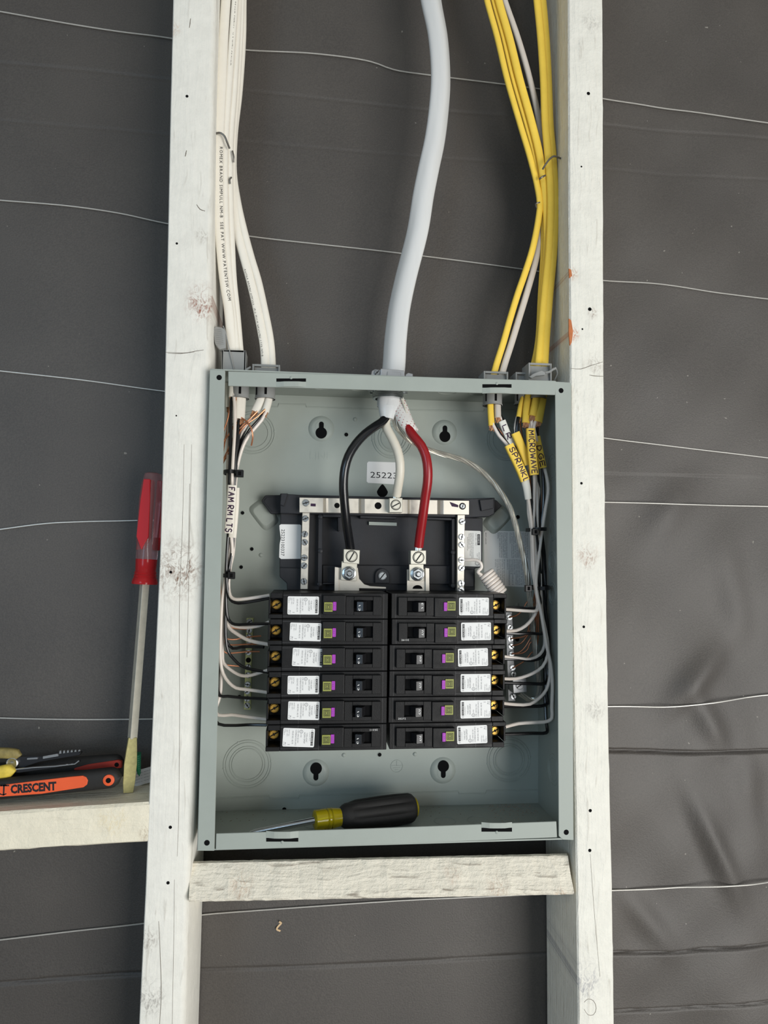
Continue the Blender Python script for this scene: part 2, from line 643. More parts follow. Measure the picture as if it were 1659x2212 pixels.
gx = np.r_[np.arange(-1700, -620, 60.0), np.arange(-620, 880, 7.0), np.arange(880, 2300, 60.0)]
gz = np.r_[np.arange(955, 520, -30.0), np.arange(520, -900, -1.7), np.arange(-900, -1599, -30.0), [-1599.0]]
X, Z = np.meshgrid(gx, gz)
Yp = paper_y(X, Z)
Yp = np.maximum(Yp, np.where((X > -20) & (X < 385) & (Z < 10) & (Z > -470), 105.2, 0))
nx, nz = len(gx), len(gz)
b = MB()
vs = np.stack([X, Yp, Z], -1).reshape(-1, 3)
idx = np.arange(nx * nz).reshape(nz, nx)
fs = np.stack([idx[:-1, :-1], idx[:-1, 1:], idx[1:, 1:], idx[1:, :-1]], -1).reshape(-1, 4)
me = bpy.data.meshes.new('wall_back')
me.from_pydata((vs * S).tolist(), [], fs.tolist())
me.polygons.foreach_set('use_smooth', [True] * len(me.polygons))
me.materials.append(MATS['building_paper'])
wall = bpy.data.objects.new('wall_back', me)
col.objects.link(wall)
wall['kind'] = 'structure'
wall['label'] = 'black building paper stretched behind the studs'

# galvanised line wires strung across the bays, resting on the paper
WIRES = [
    ('thin steel line wire, topmost of those crossing the black paper',
     [(-60, 18), (0, 28), (140, 52), (260, 70), (330, 79), (375, 86), (460, 101), (530, 111), (680, 119), (800, 135), (850, 152), (925, 163), (1120, 189), (1302, 213), (1480, 238), (1659, 265), (1720, 274)]),
    ('thin steel line wire, second from the top of the black paper',
     [(-60, 428), (0, 434), (150, 447), (260, 463), (362, 485), (545, 512), (700, 530), (865, 549), (1140, 584), (1302, 606), (1420, 614), (1560, 634), (1720, 652)]),
    ('thin steel line wire level with the top of the panel box',
     [(-60, 795), (0, 802), (180, 822), (355, 846), (700, 885), (1100, 925), (1303, 946), (1480, 967), (1659, 989), (1720, 996)]),
    ('thin steel line wire meeting the red screwdriver handle on the left',
     [(-60, 1152), (0, 1144), (100, 1131), (180, 1127), (310, 1124), (700, 1105), (1100, 1090), (1306, 1085), (1480, 1090), (1659, 1094), (1720, 1096)]),
    ('thin steel line wire passing just above the tool shelf',
     [(-60, 1548), (0, 1550), (160, 1553), (330, 1552), (700, 1545), (1100, 1532), (1310, 1526), (1430, 1525), (1520, 1517), (1659, 1501), (1720, 1496)]),
    ('thin steel line wire, lowest, below the rough wooden block',
     [(-60, 2034), (0, 2028), (150, 2011), (310, 1993), (427, 1975), (560, 1964), (850, 1945), (1200, 1928), (1322, 1922), (1450, 1918), (1560, 1908), (1659, 1903), (1720, 1900)]),
]
for lab, poly in WIRES:
    q = [P(u, v, PAPER_Y) for u, v in poly]
    q = [q[0] + np.array((-1300, 0, 6.0))] + q + [q[-1] + np.array((1300, 0, -6.0))]
    pts = smoothpath(q, 8)
    yy = paper_y(pts[:, 0], pts[:, 2])
    # a taut wire: follow the paper only loosely
    k = np.ones(9) / 9
    ys = np.convolve(np.pad(yy, 4, mode='edge'), k, mode='valid')
    mn = np.array([yy[max(0, i - 3):i + 4].min() for i in range(len(yy))])
    pts[:, 1] = np.minimum(ys, mn) - 1.6
    k5 = np.ones(5) / 5
    pts[:, 1] = np.convolve(np.pad(pts[:, 1], 2, mode='edge'), k5, mode='valid')
    o = MB().tube(pts, 0.8, 6).build('line_wire', MATS['line_wire'], smooth=True)
    tag(o, lab, 'wire', 'line wires strung across the paper')

# ---- studs
LEFT_L = [(-120, 377), (0, 374), (202, 369), (337, 366), (472, 363.5), (636, 360), (872, 355), (980, 352), (1191, 346), (1368, 338), (1544, 330), (1721, 322), (1915, 314.5), (2050, 308), (2212, 300.4), (2330, 295)]
LEFT_R = [(-120, 462), (0, 459), (202, 454), (472, 450), (636, 448), (872, 444), (980, 441), (1191, 436), (1368, 428), (1544, 419), (1721, 411), (1915, 400), (2050, 396), (2212, 391), (2330, 387)]
RIGHT_L = [(-120, 1227), (0, 1227.5), (500, 1229), (771, 1231.5), (1066, 1233.5), (1315, 1235.5), (1500, 1238), (1757, 1243), (1918, 1245.5), (2079, 1247.5), (2212, 1249), (2330, 1250)]
RIGHT_R = [(-120, 1299.5), (0, 1300), (200, 1301), (500, 1301.5), (771, 1302.5), (900, 1303), (1066, 1305), (1315, 1308.7), (1500, 1311.7), (1629, 1314), (1757, 1316.8), (1918, 1320.6), (2079, 1323), (2212, 1324.8), (2330, 1326)]


def knot(u, v, r, c, s):
    p = P(u, v, STUD_Y0)
    return (p[0], p[2], r, c, s)


wood('stud_paint_left', (230, 228, 219), 2, 0.6, [
    knot(434, 655, 20, (140, 78, 56), 1.0), knot(386, 1232, 30, (120, 90, 72), 1.0), knot(320, 2025, 14, (150, 142, 134), 0.8),
    knot(322, 2155, 20, (150, 146, 140), 0.85), knot(376, 60, 10, (190, 150, 120), 0.5), knot(436, 508, 9, (150, 140, 128), 0.6),
    knot(420, 760, 9, (150, 150, 150), 0.3)], cracks=0.3)
wood('stud_paint_right', (230, 228, 218), 2, 1.25, [
    knot(1268, 1200, 15, (150, 110, 90), 0.7), knot(1276, 45, 15, (170, 166, 158), 0.6), knot(1286, 785, 13, (160, 152, 142), 0.7),
    knot(1240, 720, 8, (190, 108, 66), 1.0), knot(1285, 1530, 14, (160, 156, 150), 0.7), knot(1262, 2120, 22, (150, 150, 156), 0.8),
    knot(1280, 675, 7, (150, 130, 116), 0.9), knot(1238, 590, 8, (176, 130, 100), 0.8)], cracks=0.35)


def stud(name, lt, rt, mt, label, leftbev, rightbev):
    root = thing(name, label, 'stud', tuple(P((lt[-1][1] + rt[-1][1]) / 2, 2330, STUD_Y0) * np.array((1, 1, 0)) + np.array((0, 0, -1599.0))))
    vv = np.arange(-120, 2331, 35.0)
    rings = []
    for v in vv:
        a, c = P(interp(lt, v), v, STUD_Y0), P(interp(rt, v), v, STUD_Y0)
        z = (a[2] + c[2]) / 2
        xl, xr = a[0], c[0]
        q = []
        lb, rb = leftbev, rightbev
        w = 0.35 * math.sin(v * 0.031) + 0.25 * math.sin(v * 0.083 + 1)
        q += [(xl + lb, STUD_Y0, z), (xr - 0.3 * rb + w, STUD_Y0, z), (xr + 0.4 * rb + w, STUD_Y0 + 0.35 * rb, z), (xr + rb, STUD_Y0 + 1.3 * rb, z),
              (xr + rb, STUD_Y1, z), (xl, STUD_Y1, z), (xl, STUD_Y0 + lb, z)]
        rings.append(q)
    rings.insert(0, [(x, y, 955.0) for x, y, z in rings[0]])
    rings.append([(x, y, -1599.0) for x, y, z in rings[-1]])
    k = len(rings[0])
    b = MB()
    vs = [p for r in rings for p in r]
    fs = []
    for i in range(len(rings) - 1):
        for a in range(k):
            c = (a + 1) % k
            fs.append((i * k + a, (i + 1) * k + a, (i + 1) * k + c, i * k + c))
    fs.append(tuple(range(k)))
    fs.append(tuple((len(rings) - 1) * k + a for a in range(k - 1, -1, -1)))
    b.add(vs, fs)
    b.build('board', mt, root, smooth=True)
    return root


def nail_holes(root, spots):
    for u, v, r in spots:
        p = P(u, v, STUD_Y0)
        MB().lathe((p[0], STUD_Y0 - 0.12, p[2]), (0, 1, 0), [(0, r), (0.05, r * 0.9), (0.4, r * 0.6)], 9).build('nail_hole', MATS['hole_dark'], root)


s1 = stud('wall_stud', LEFT_L, LEFT_R, MATS['stud_paint_left'], 'white painted wooden stud left of the panel box, red screwdriver leaning against it', 0.9, 4.2)
nail_holes(s1, [(404, 208, 1.5), (382, 526, 1.2), (369, 1236, 1.4), (368, 1787, 1.6), (363, 1907, 1.6), (381, 898, 0.8)])
s2 = stud('wall_stud', RIGHT_L, RIGHT_R, MATS['stud_paint_right'], 'white painted wooden stud right of the panel box with yellow cables beside it', 1.6, 0.8)
nail_holes(s2, [(1271, 202, 1.9), (1256, 360, 1.0), (1274, 668, 2.0), (1258, 711, 1.0), (1256, 1044, 1.4), (1261, 1354, 1.4), (1275, 1751, 1.7), (1274, 1837, 1.7)])



def surface_line(root, name, pix, w, mname, y=None):
    y = STUD_Y0 - 0.05 if y is None else y
    pts = smoothpath([P(u, v, y) for u, v in pix], 6)
    MB().sweep(pts, lambda i, t: [(-w * (1 - abs(2 * t - 1) ** 3) - .03, -0.1), (w * (1 - abs(2 * t - 1) ** 3) + .03, -0.1), (w * .5 + .03, 0.08), (-w * .5 - .03, 0.08)], up=(0, -1, 0)).build(name, MATS[mname], root)


surface_line(s1, 'grain_crack', [(398, 960), (394, 1140), (388, 1290), (388, 1560), (386, 1760), (383, 1850)], 0.2, 'crack_dark')
surface_line(s1, 'grain_crack', [(414, 960), (411, 1100), (408, 1240), (404, 1420)], 0.16, 'crack_dark')
surface_line(s1, 'grain_crack', [(343, 1990), (346, 2060), (348, 2150), (343, 2240)], 0.32, 'crack_dark')
surface_line(s1, 'grain_crack', [(377, 1900), (375, 2050), (371, 2260)], 0.16, 'crack_dark')
surface_line(s1, 'grain_crack', [(410, 1045), (404, 1230), (396, 1262)], 0.25, 'crack_dark')
surface_line(s1, 'pencil_line', [(358, 761), (385, 762.5), (405, 762), (425, 758), (440, 756)], 0.35, 'crack_dark')
surface_line(s1, 'pencil_line', [(362, 763), (390, 764), (420, 760)], 0.25, 'crack_dark')
surface_line(s1, 'gouge', [(412, 40), (409, 60)], 0.5, 'crack_dark')
surface_line(s1, 'gouge', [(403, 325), (400, 338)], 0.6, 'crack_dark')
surface_line(s1, 'gouge', [(425, 442), (432, 452), (443, 456)], 0.5, 'crack_dark')
surface_line(s2, 'grain_crack', [(1233, 796), (1255, 797), (1275, 790), (1302, 782)], 0.35, 'crack_dark')
surface_line(s2, 'grain_crack', [(1273, 810), (1284, 812), (1303, 813)], 0.4, 'crack_dark')
surface_line(s2, 'grain_crack', [(1275, 1845), (1283, 1960), (1296, 2110)], 0.18, 'crack_dark')
q = P(1273, 2180, STUD_Y0 - 0.05)
surface_line(s2, 'knot_rim', [(1262, 2165), (1270, 2158), (1282, 2162), (1288, 2178), (1282, 2192), (1270, 2192), (1262, 2180)], 0.3, 'crack_dark')
MB().slab([(1229, 688), (1234, 692), (1238, 716), (1235, 740), (1231, 746), (1229, 720)], STUD_Y0 - 0.15, STUD_Y0 + 1.5).build('bare_patch', MATS['bare_wood'], s2)
MB().slab([(1229, 580), (1234, 583), (1236, 596), (1230, 600)], STUD_Y0 - 0.12, STUD_Y0 + 1.5).build('bare_patch', MATS['bare_wood'], s2)

# ---- blocks between the studs
wood('block_paint', (234, 227, 210), 0, 2.0, [knot(520, 1915, 15, (176, 140, 112), 0.6), knot(1075, 1915, 15, (172, 140, 116), 0.6), knot(980, 1890, 12, (190, 160, 140), 0.5), knot(1210, 1932, 9, (200, 150, 110), 0.7)], cracks=0.9)
wood('shelf_paint', (236, 228, 206), 0, 1.2, [knot(240, 1770, 20, (226, 206, 160), 0.5), knot(313, 1800, 8, (150, 120, 90), 0.6)], cracks=0.2)

zt = P(160, 1742, STUD_Y0)[2]
xl, xr = -480.0, P(321, 1740, STUD_Y0)[0] + 1.0
SHELF_Z = P(318, 1734, STUD_Y0)[2]
root = thing('blocking_board', 'cream painted block between studs at lower left, used as a tool shelf', 'board', ((xl + xr) / 2, 50, SHELF_Z - 40))
pl, pr = P(0, 1754, STUD_Y0), P(319, 1733, STUD_Y0)
slope = (pr[2] - pl[2]) / (pr[0] - pl[0])


def shelf_z(x):
    return pr[2] + slope * (x - pr[0])


pb_l, pb_r = P(0, 1838, STUD_Y0), P(319, 1818, STUD_Y0)
sl_b = (pb_r[2] - pb_l[2]) / (pb_r[0] - pb_l[0])
b = MB()
nseg = 40
rings = []
for i in range(nseg + 1):
    x = xl + (xr - xl) * i / nseg
    zt_, zb_ = shelf_z(x), pb_r[2] + sl_b * (x - pr[0])
    j = rng.normal(0, 0.25, 4)
    rings.append([(x, STUD_Y0 + 2 + j[0], zt_), (x, STUD_Y0 + j[1], zt_ - 2.5), (x, STUD_Y0 + j[2], zb_ + 1.2), (x, STUD_Y0 + 1.5, zb_ + j[3]), (x, 98.6, zb_), (x, 98.6, zt_)])
k = 6
fs = []
for i in range(nseg):
    for a in range(k):
        c = (a + 1) % k
        fs.append((i * k + a, (i + 1) * k + a, (i + 1) * k + c, i * k + c))
fs += [tuple(range(k)), tuple(nseg * k + a for a in range(k - 1, -1, -1))]
b.add([p for r in rings for p in r], fs).build('board', MATS['shelf_paint'], root)

root = thing('blocking_board', 'rough cream painted wooden block wedged between studs under the panel box', 'board', tuple(P(820, 1955, 50)))
nseg = 60
rings = []
for i in range(nseg + 1):
    t = i / nseg
    ut, vt = 415 + (1225 - 415) * t, 1862 + (1845 - 1862) * t
    ub, vb = 409 + (1241 - 409) * t, 1946 + (1930 - 1946) * t
    uc, vc = 412 + (1238 - 412) * t, 1960 + (1939 - 1960) * t
    j = rng.normal(0, 0.35, 4)
    if i in (0, nseg):
        j = j * 2.4
    a, c = P(ut, vt, 23.0), P(ub, vb, 6.0)
    bk = np.array((0, 81.0, -36.0))
    mid = (a + c) / 2
    rings.append([a + (j[3] + 0.2, 3 + j[0], -0.6), a + (j[3] * .6, j[1], -1.2), mid + (j[2] * .6, j[2], 0), c + (j[1] * .6, j[2], 1.0), c + (j[1] * .6, 1.6 + j[0], -1.6), c + bk, a + bk])
k = 7
fs = []
for i in range(nseg):
    for a in range(k):
        c = (a + 1) % k
        fs.append((i * k + a, (i + 1) * k + a, (i + 1) * k + c, i * k + c))
fs += [tuple(range(k)), tuple(nseg * k + a for a in range(k - 1, -1, -1))]
MB().add([p for r in rings for p in r], fs).build('board', MATS['block_paint'], root)

# ------------------------------------------------------------------ text helpers
_glyphs = {}


def text_geo(txt, size, align='LEFT', spacing=1.0, bold=0.0):
    """flat lettering: (verts (x, y) in mm, faces)"""
    key = (txt, align, spacing, bold)
    if key not in _glyphs:
        cu = bpy.data.curves.new('t', 'FONT')
        cu.body = txt
        cu.size = 1.0
        cu.offset = bold
        cu.resolution_u = 2
        cu.align_x = align
        cu.space_character = spacing
        o = bpy.data.objects.new('t', cu)
        col.objects.link(o)
        dg = bpy.context.evaluated_depsgraph_get()
        me = bpy.data.meshes.new_from_object(o.evaluated_get(dg))
        v = np.array([q.co[:2] for q in me.vertices]) if len(me.vertices) else np.zeros((0, 2))
        f = [tuple(p.vertices) for p in me.polygons]
        bpy.data.objects.remove(o)
        bpy.data.curves.remove(cu)
        bpy.data.meshes.remove(me)
        _glyphs[key] = (v, f)
    v, f = _glyphs[key]
    return v * size, f


def put_text(b, txt, size, o, xd, yd, align='LEFT', fit=None, spacing=1.0, bold=0.0):
    """lettering with its baseline from o along xd, letters standing towards yd"""
    v, f = text_geo(txt, size, align, spacing, bold)
    if len(v) == 0:
        return b
    if fit:
        w = v[:, 0].max() - v[:, 0].min()
        v = v * np.array([fit / w, 1.0])
    o, xd, yd = (np.asarray(q, float) for q in (o, xd, yd))
    return b.add([o + a * xd + c * yd for a, c in v], f)


STROKES = {
    'A': [[(0, 0), (.3, 1), (.62, 0)], [(.12, .38), (.52, .38)]],
    'C': [[(.6, .85), (.4, 1), (.1, .8), (0, .5), (.1, .18), (.35, 0), (.62, .15)]],
    'D': [[(0, 0), (.03, 1), (.4, .9), (.6, .5), (.4, .08), (0, 0)]],
    'E': [[(.6, 1), (0, 1), (0, 0), (.6, 0)], [(0, .5), (.48, .5)]],
    'F': [[(.6, 1), (0, 1), (0, 0)], [(0, .52), (.45, .52)]],
    'G': [[(.6, .85), (.35, 1), (.05, .7), (.05, .3), (.3, 0), (.6, .15), (.6, .45), (.35, .45)]],
    'I': [[(.1, 0), (.1, 1)]],
    'K': [[(0, 1), (0, 0)], [(.6, 1), (.02, .45), (.62, 0)]],
    'L': [[(0, 1), (0, 0), (.55, 0)]],
    'M': [[(0, 0), (.08, 1), (.38, .3), (.68, 1), (.76, 0)]],
    'N': [[(0, 0), (0, 1), (.55, 0), (.55, 1)]],
    'O': [[(.3, 1), (.05, .8), (0, .4), (.2, 0), (.5, .1), (.62, .5), (.5, .9), (.3, 1)]],
    'P': [[(0, 0), (.05, 1), (.5, .95), (.58, .7), (.4, .48), (.04, .45)]],
    'R': [[(0, 0), (.03, 1), (.45, .96), (.55, .72), (.4, .5), (.04, .48), (.6, 0)]],
    'S': [[(.6, .85), (.3, 1), (.05, .8), (.15, .55), (.5, .45), (.6, .2), (.3, 0), (0, .12)]],
    'T': [[(-.05, 1), (.65, .98)], [(.3, 1), (.3, 0)]],
    'V': [[(0, 1), (.3, 0), (.6, 1)]],
    'W': [[(0, 1), (.18, 0), (.42, .8), (.62, 0), (.85, 1)]],
}


def handwriting(b, txt, centre, t0, t1, h, upsign=1.0, lift=0.35, width=0.7, lateral=0.0):
    """marker lettering along a centre line (n,3) between arc fractions t0 and t1; letters stand towards +X"""
    seg = np.linalg.norm(np.diff(centre, axis=0), axis=1)
    arc = np.r_[0, np.cumsum(seg)]
    L0, L1 = arc[-1] * t0, arc[-1] * t1
    adv = []
    x = 0
    for ch in txt:
        w = 0.35 if ch == ' ' else (max(p[0] for s in STROKES[ch] for p in s))
        adv.append(x)
        x += w + (0.28 if ch != ' ' else 0.1)
    total = x - 0.28

    def pos(s, up):
        d = L0 + (L1 - L0) * s / total
        c = np.array([np.interp(d, arc, centre[:, i]) for i in range(3)])
        d2 = min(d + 1, arc[-1])
        d1 = max(d2 - 2, 0)
        tg = np.array([np.interp(d2, arc, centre[:, i]) - np.interp(d1, arc, centre[:, i]) for i in range(3)])
        tg /= np.linalg.norm(tg)
        n = np.array((0, -1.0, 0))
        n = n - tg * (n @ tg)
        n /= np.linalg.norm(n)
        side = np.cross(n, tg)
        if side[0] < 0:
            side = -side
        return c + side * ((up - 0.5) * h + lateral) + n * lift, n
    for ch, a in zip(txt, adv):
        if ch == ' ':
            continue
        for st in STROKES[ch]:
            pts = []
            for i, (sx, sy) in enumerate(st):
                pts.append(pos(a + sx + random.uniform(-.03, .03), sy + random.uniform(-.04, .04))[0])
            pts = smoothpath(pts, 0.5) if len(pts) > 2 and ch in 'COGSPR' else np.array([pts[i] + (pts[i + 1] - pts[i]) * k / 3 for i in range(len(pts) - 1) for k in range(3)] + [pts[-1]])
            b.sweep(pts, lambda i, t: [(-width / 2, -0.05), (width / 2, -0.05), (width / 2, 0.05), (-width / 2, 0.05)], up=(0, -1, 0))
    return b


# ------------------------------------------------------------------ screws
def screw_geo(o, r, h, ang=0.6, kind='slot', n=18):
    """pan head looking towards the viewer (-Y); returns bmesh builders for head and recess"""
    o = np.asarray(o, float)
    b = MB().lathe(o, (0, -1, 0), [(0, r), (h * 0.45, r), (h * 0.55, r * 0.97)], n)
    g = 0.16 * r
    c, s = math.cos(ang), math.sin(ang)
    for sg in (1, -1):
        loop = []
        a0 = math.asin(min(0.95, g / r))
        for k in range(9):
            a = a0 + (math.pi - 2 * a0) * k / 8
            x, z = 0.95 * r * math.cos(a), sg * 0.95 * r * math.sin(a)
            loop.append((x * c - z * s, x * s + z * c))
        if sg < 0:
            loop = loop[::-1]
        y0, y1 = o[1] - h * 0.5, o[1] - h
        b.prism([(o[0] + x * 0.86, y1, o[2] + z * 0.86) for x, z in loop], [(o[0] + x, y0, o[2] + z) for x, z in loop])
    d = MB()
    if kind == 'combo':
        q = 0.36 * r
        pts = [(q * math.cos(a), q * math.sin(a)) for a in np.arange(4) * math.pi / 2 + ang]
        d.prism([(o[0] + x, o[1] - h * 1.01, o[2] + z) for x, z in pts], [(o[0] + x, o[1] - h * 0.5, o[2] + z) for x, z in pts])
    w = 0.15 * r
    L_ = 0.93 * r
    pts = [(-L_, -w), (L_, -w), (L_, w), (-L_, w)]
    pts = [(x * c - z * s, x * s + z * c) for x, z in pts]
    d.prism([(o[0] + x, o[1] - h * 0.62, o[2] + z) for x, z in pts], [(o[0] + x, o[1] - h * 0.4, o[2] + z) for x, z in pts])
    return b, d


def screw(parent, o, r, h, ang=0.6, kind='slot', m='zinc', name='screw'):
    b, d = screw_geo(o, r, h, ang, kind)
    s = b.build(name, MATS[m], parent, smooth=False, bevel=0)
    d.build('slot', MATS['slot_dark'], s)
    return s


# ------------------------------------------------------------------ the panel box
BW, BH, BD = 362.0, 456.5, 102.0
EN = MATS['enamel']
box = thing('panel_box', 'open grey steel electrical panel box fixed between two studs', 'panel box', (BW / 2, BD, -BH))


def circle(cx, cz, r, y, n=40):
    a = np.arange(n) * 2 * math.pi / n
    return np.stack([cx + r * np.cos(a), np.full(n, y), cz + r * np.sin(a)], -1)


bp = MB().box(0, BW, BD, BD + 1.4, -BH, 0).build('back_plate', EN, box)
MB().box(0, 1.4, 1.2, BD, -BH, -0.5).build('side_wall', EN, box)
MB().box(BW - 1.4, BW, 1.2, BD, -BH, -0.5).build('side_wall', EN, box)
tw = MB().box(1.4, BW - 1.4, 1.2, BD, -1.4, 0).build('top_wall', EN, box)
fw = MB().box(1.4, BW - 1.4, 1.2, BD, -BH, -BH + 1.4).build('bottom_wall', EN, box)


def flange(name, pix, th=1.5):
    return MB().slab(pix, 0, th).build(name, EN, box, bevel=0.35)


fl = flange('flange', [(453, 798), (484, 799), (486.5, 802), (476, 1300), (463, 1838), (426.5, 1838), (440, 1300)])
fr = flange('flange', [(1199, 824), (1231, 826), (1234, 829), (1237, 1300), (1239, 1815), (1216, 1814), (1207, 1806), (1204, 1300)])
ft = MB().slab([(493, 802), (700, 808), (1201, 822.5), (1199.5, 853), (900, 845), (493, 833.5)], -0.6, 1.2).build('flange', EN, box, bevel=0.35)
fb = MB().slab([(467, 1801), (800, 1790), (1202, 1774.5), (1203.5, 1809), (900, 1821), (466, 1836.5)], -0.6, 1.2).build('flange', EN, box, bevel=0.35)
for par, u, v in ((fl, 473.5, 815.5), (fl, 447, 1820.5), (fr, 1212, 843.7), (fr, 1223.2, 1797.8)):
    p = P(u, v, 0)
    MB().lathe((p[0], -0.1, p[2]), (0, 1, 0), [(0, 2.6), (0.1, 2.3), (0.3, 2.1)], 18).build('screw_hole', MATS['hole_dark'], par)


def slot_tab(par, u0, u1, v0, v1, v2, v3, up):
    """a slit in the flange with its bowed tab; slit between v0..v1, tab between v2..v3"""
    a, c, d, e = P(u0, v0, -0.6), P(u1, v0, -0.6), P(u1, v1, -0.6), P(u0, v1, -0.6)
    MB().prism([(q[0], -0.72, q[2]) for q in (a, c, d, e)], [(q[0], 0.4, q[2]) for q in (a, c, d, e)]).build('slit', MATS['hole_dark'], par)
    q0, q1 = P(u0, v2, -0.6), P(u1, v3, -0.6)
    xs = np.linspace(q0[0], q1[0], 9)
    bow = [0, 0.9, 2.0, 2.2, 2.2, 2.2, 2.0, 0.9, 0]
    fr_, bk = [], []
    b = MB()
    zt_, zb_ = q0[2], q1[2]
    dz = (P(u1, v2, -0.6)[2] - q0[2]) / (q1[0] - q0[0])
    vs, fs = [], []
    for x, w in zip(xs, bow):
        k = dz * (x - q0[0])
        for y in (-0.7 - w, 0.3 - w):
            for z in (zt_ + k, zb_ - dz * (q1[0] - q0[0]) + k):
                vs.append((x, y, z))
    for i in range(8):
        a = i * 4
        fs += [(a, a + 4, a + 5, a + 1), (a + 2, a + 3, a + 7, a + 6), (a, a + 2, a + 6, a + 4), (a + 1, a + 5, a + 7, a + 3)]
    fs += [(0, 1, 3, 2), (32, 34, 35, 33)]
    b.add(vs, fs).build('tab', EN, par)
    m = P((u0 + u1) / 2, v0 + (-1 if up else 1) * 0 + (-1.5 if up else 1.5) + (0 if up else v1 - v0), -0.6)
    MB().lathe((m[0], -0.6, m[2]), (0, -1, 0), [(0, 1.6), (0.5, 1.2), (0.7, 0.5)], 10).build('dimple', EN, par, smooth=True)


slot_tab(ft, 597, 661, 817.5, 824.5, 825, 836, True)
slot_tab(ft, 1042, 1105, 830, 837.5, 838, 850, True)
slot_tab(fb, 575, 644.5, 1810, 1818, 1795, 1809.5, False)
slot_tab(fb, 1040, 1106, 1788, 1796.5, 1776, 1787.5, False)


def rings(par, u, v, radii, Y=BD, r=0.75, n=44):
    p = P(u, v, Y)
    for R in radii:
        MB().tube(circle(p[0], p[2], R, Y - 0.1, n), r, 6, closed=True, up=(0, -1, 0)).build('knockout_ring', EN, par, smooth=True)
    for a in (0.1, 2.0, 3.3):
        q = (p[0] + radii[0] * math.cos(a), Y, p[2] + radii[0] * math.sin(a))
        MB().lathe(q, (0, -1, 0), [(0, 1.5), (0.6, 1.1), (0.9, 0.4)], 8).build('knockout_tie', EN, par, smooth=True)


rings(bp, 547, 935, (23.6, 21, 16.5))
rings(bp, 1094, 950, (23.6, 21, 16.5))
rings(bp, 848, 946, (23, 20.5, 16, 13))
rings(bp, 535, 1651, (25.5, 23, 19, 16.5))
rings(bp, 1099, 1641, (24.5, 22, 17.5, 15))


def keyhole(u, v, up, R=14.5):
    p = P(u, v, BD)
    d = MB().lathe((p[0], BD, p[2]), (0, -1, 0), [(0, R), (1.2, R - 1.2), (2.6, R - 3.6), (3.0, R - 5.0), (2.9, 3)], 40).build('keyhole_boss', EN, bp, smooth=True)
    s = 1 if up else -1
    r = 6.4
    cz = p[2] - s * 5.2
    loop = []
    w = 2.7
    a0 = math.asin(w / r)
    for k in range(21):
        a = math.pi / 2 + a0 + (2 * math.pi - 2 * a0) * k / 20
        loop.append((r * math.cos(a), s * r * math.sin(a)))
    for k in range(9):
        a = math.pi * k / 8
        loop.append((w * math.cos(a), s * (10.0 + w * math.sin(a))))
    pts = [(p[0] + x, cz + z) for x, z in loop]
    MB().prism([(x, BD - 3.15, z) for x, z in pts], [(x, BD - 1.0, z) for x, z in pts]).build('keyhole', MATS['hole_dark'], d)
    MB().lathe((p[0], BD - 2.7, p[2] + s * 2), (0, -1, 0), [(0, 7.2), (0.35, 6.8), (0.4, 6.0)], 26).build('boss_step', EN, d, smooth=True)


keyhole(694, 926, True)
keyhole(960, 934, True)
keyhole(682.5, 1669, False)
keyhole(956.5, 1664, False)
p = P(826, 1062, BD)
lp = [(6.2 * math.cos(a) * (1 if math.sin(a) < 0 else 1 - 0.55 * math.sin(a)), 6.2 * math.sin(a) * (1 if math.sin(a) < 0 else 1.35)) for a in np.arange(24) * 2 * math.pi / 24]
MB().prism([(p[0] + x, BD - 0.15, p[2] + z) for x, z in lp], [(p[0] + x, BD + 0.8, p[2] + z) for x, z in lp]).build('teardrop_hole', MATS['hole_dark'], bp)
for u, v, r in [(524, 1108, 2.0), (544, 1186, 2.0), (521, 1225, 2.0), (748, 939, 2.2), (1118, 1117, 2.3), (820, 1630, 2.1), (1117, 1381, 2.4), (614, 1748, 2.2), (517, 1505, 2.0)]:
    p = P(u, v, BD)
    MB().lathe((p[0], BD + 0.1, p[2]), (0, -1, 0), [(0, r + 0.9), (0.45, r + 0.5), (0.5, r)], 16).build('hole_collar', EN, bp, smooth=True)
    MB().lathe((p[0], BD - 0.5, p[2]), (0, -1, 0), [(0, r), (0.1, r)], 16).build('small_hole', MATS['hole_dark'], bp)
for u, v in [(767, 906), (564, 1199), (743, 1631), (896.5, 1629), (1117, 1306)]:
    p = P(u, v, BD)
    MB().lathe((p[0], BD, p[2]), (0, -1, 0), [(0, 2.4), (0.9, 2.0), (1.4, 1.0)], 16).build('weld_bump', EN, bp, smooth=True)
# pressed standoffs behind the carrier ears
for u, v, a in [(570, 1112, 0.9), (1074, 1122, -0.8)]:
    p = P(u, v, BD)
    for (L1, L2, h0, h1) in [(17, 11, 0, 4.5)]:
        lo, hi = [], []
        for k in range(28):
            t = 2 * math.pi * k / 28
            cx = abs(math.cos(t)) ** 0.45 * math.copysign(1, math.cos(t))
            sz = abs(math.sin(t)) ** 0.45 * math.copysign(1, math.sin(t))
            for lst, f in ((lo, 1.0), (hi, 0.68)):
                x, z = L1 * f * cx, L2 * f * sz
                lst.append((x * math.cos(a) + z * math.sin(a), -x * math.sin(a) + z * math.cos(a)))
        MB().prism([(p[0] + x, BD - 4.5, p[2] + z) for x, z in hi], [(p[0] + x, BD, p[2] + z) for x, z in lo]).build('standoff', EN, bp, bevel=0.8, seg=2, smooth=True)
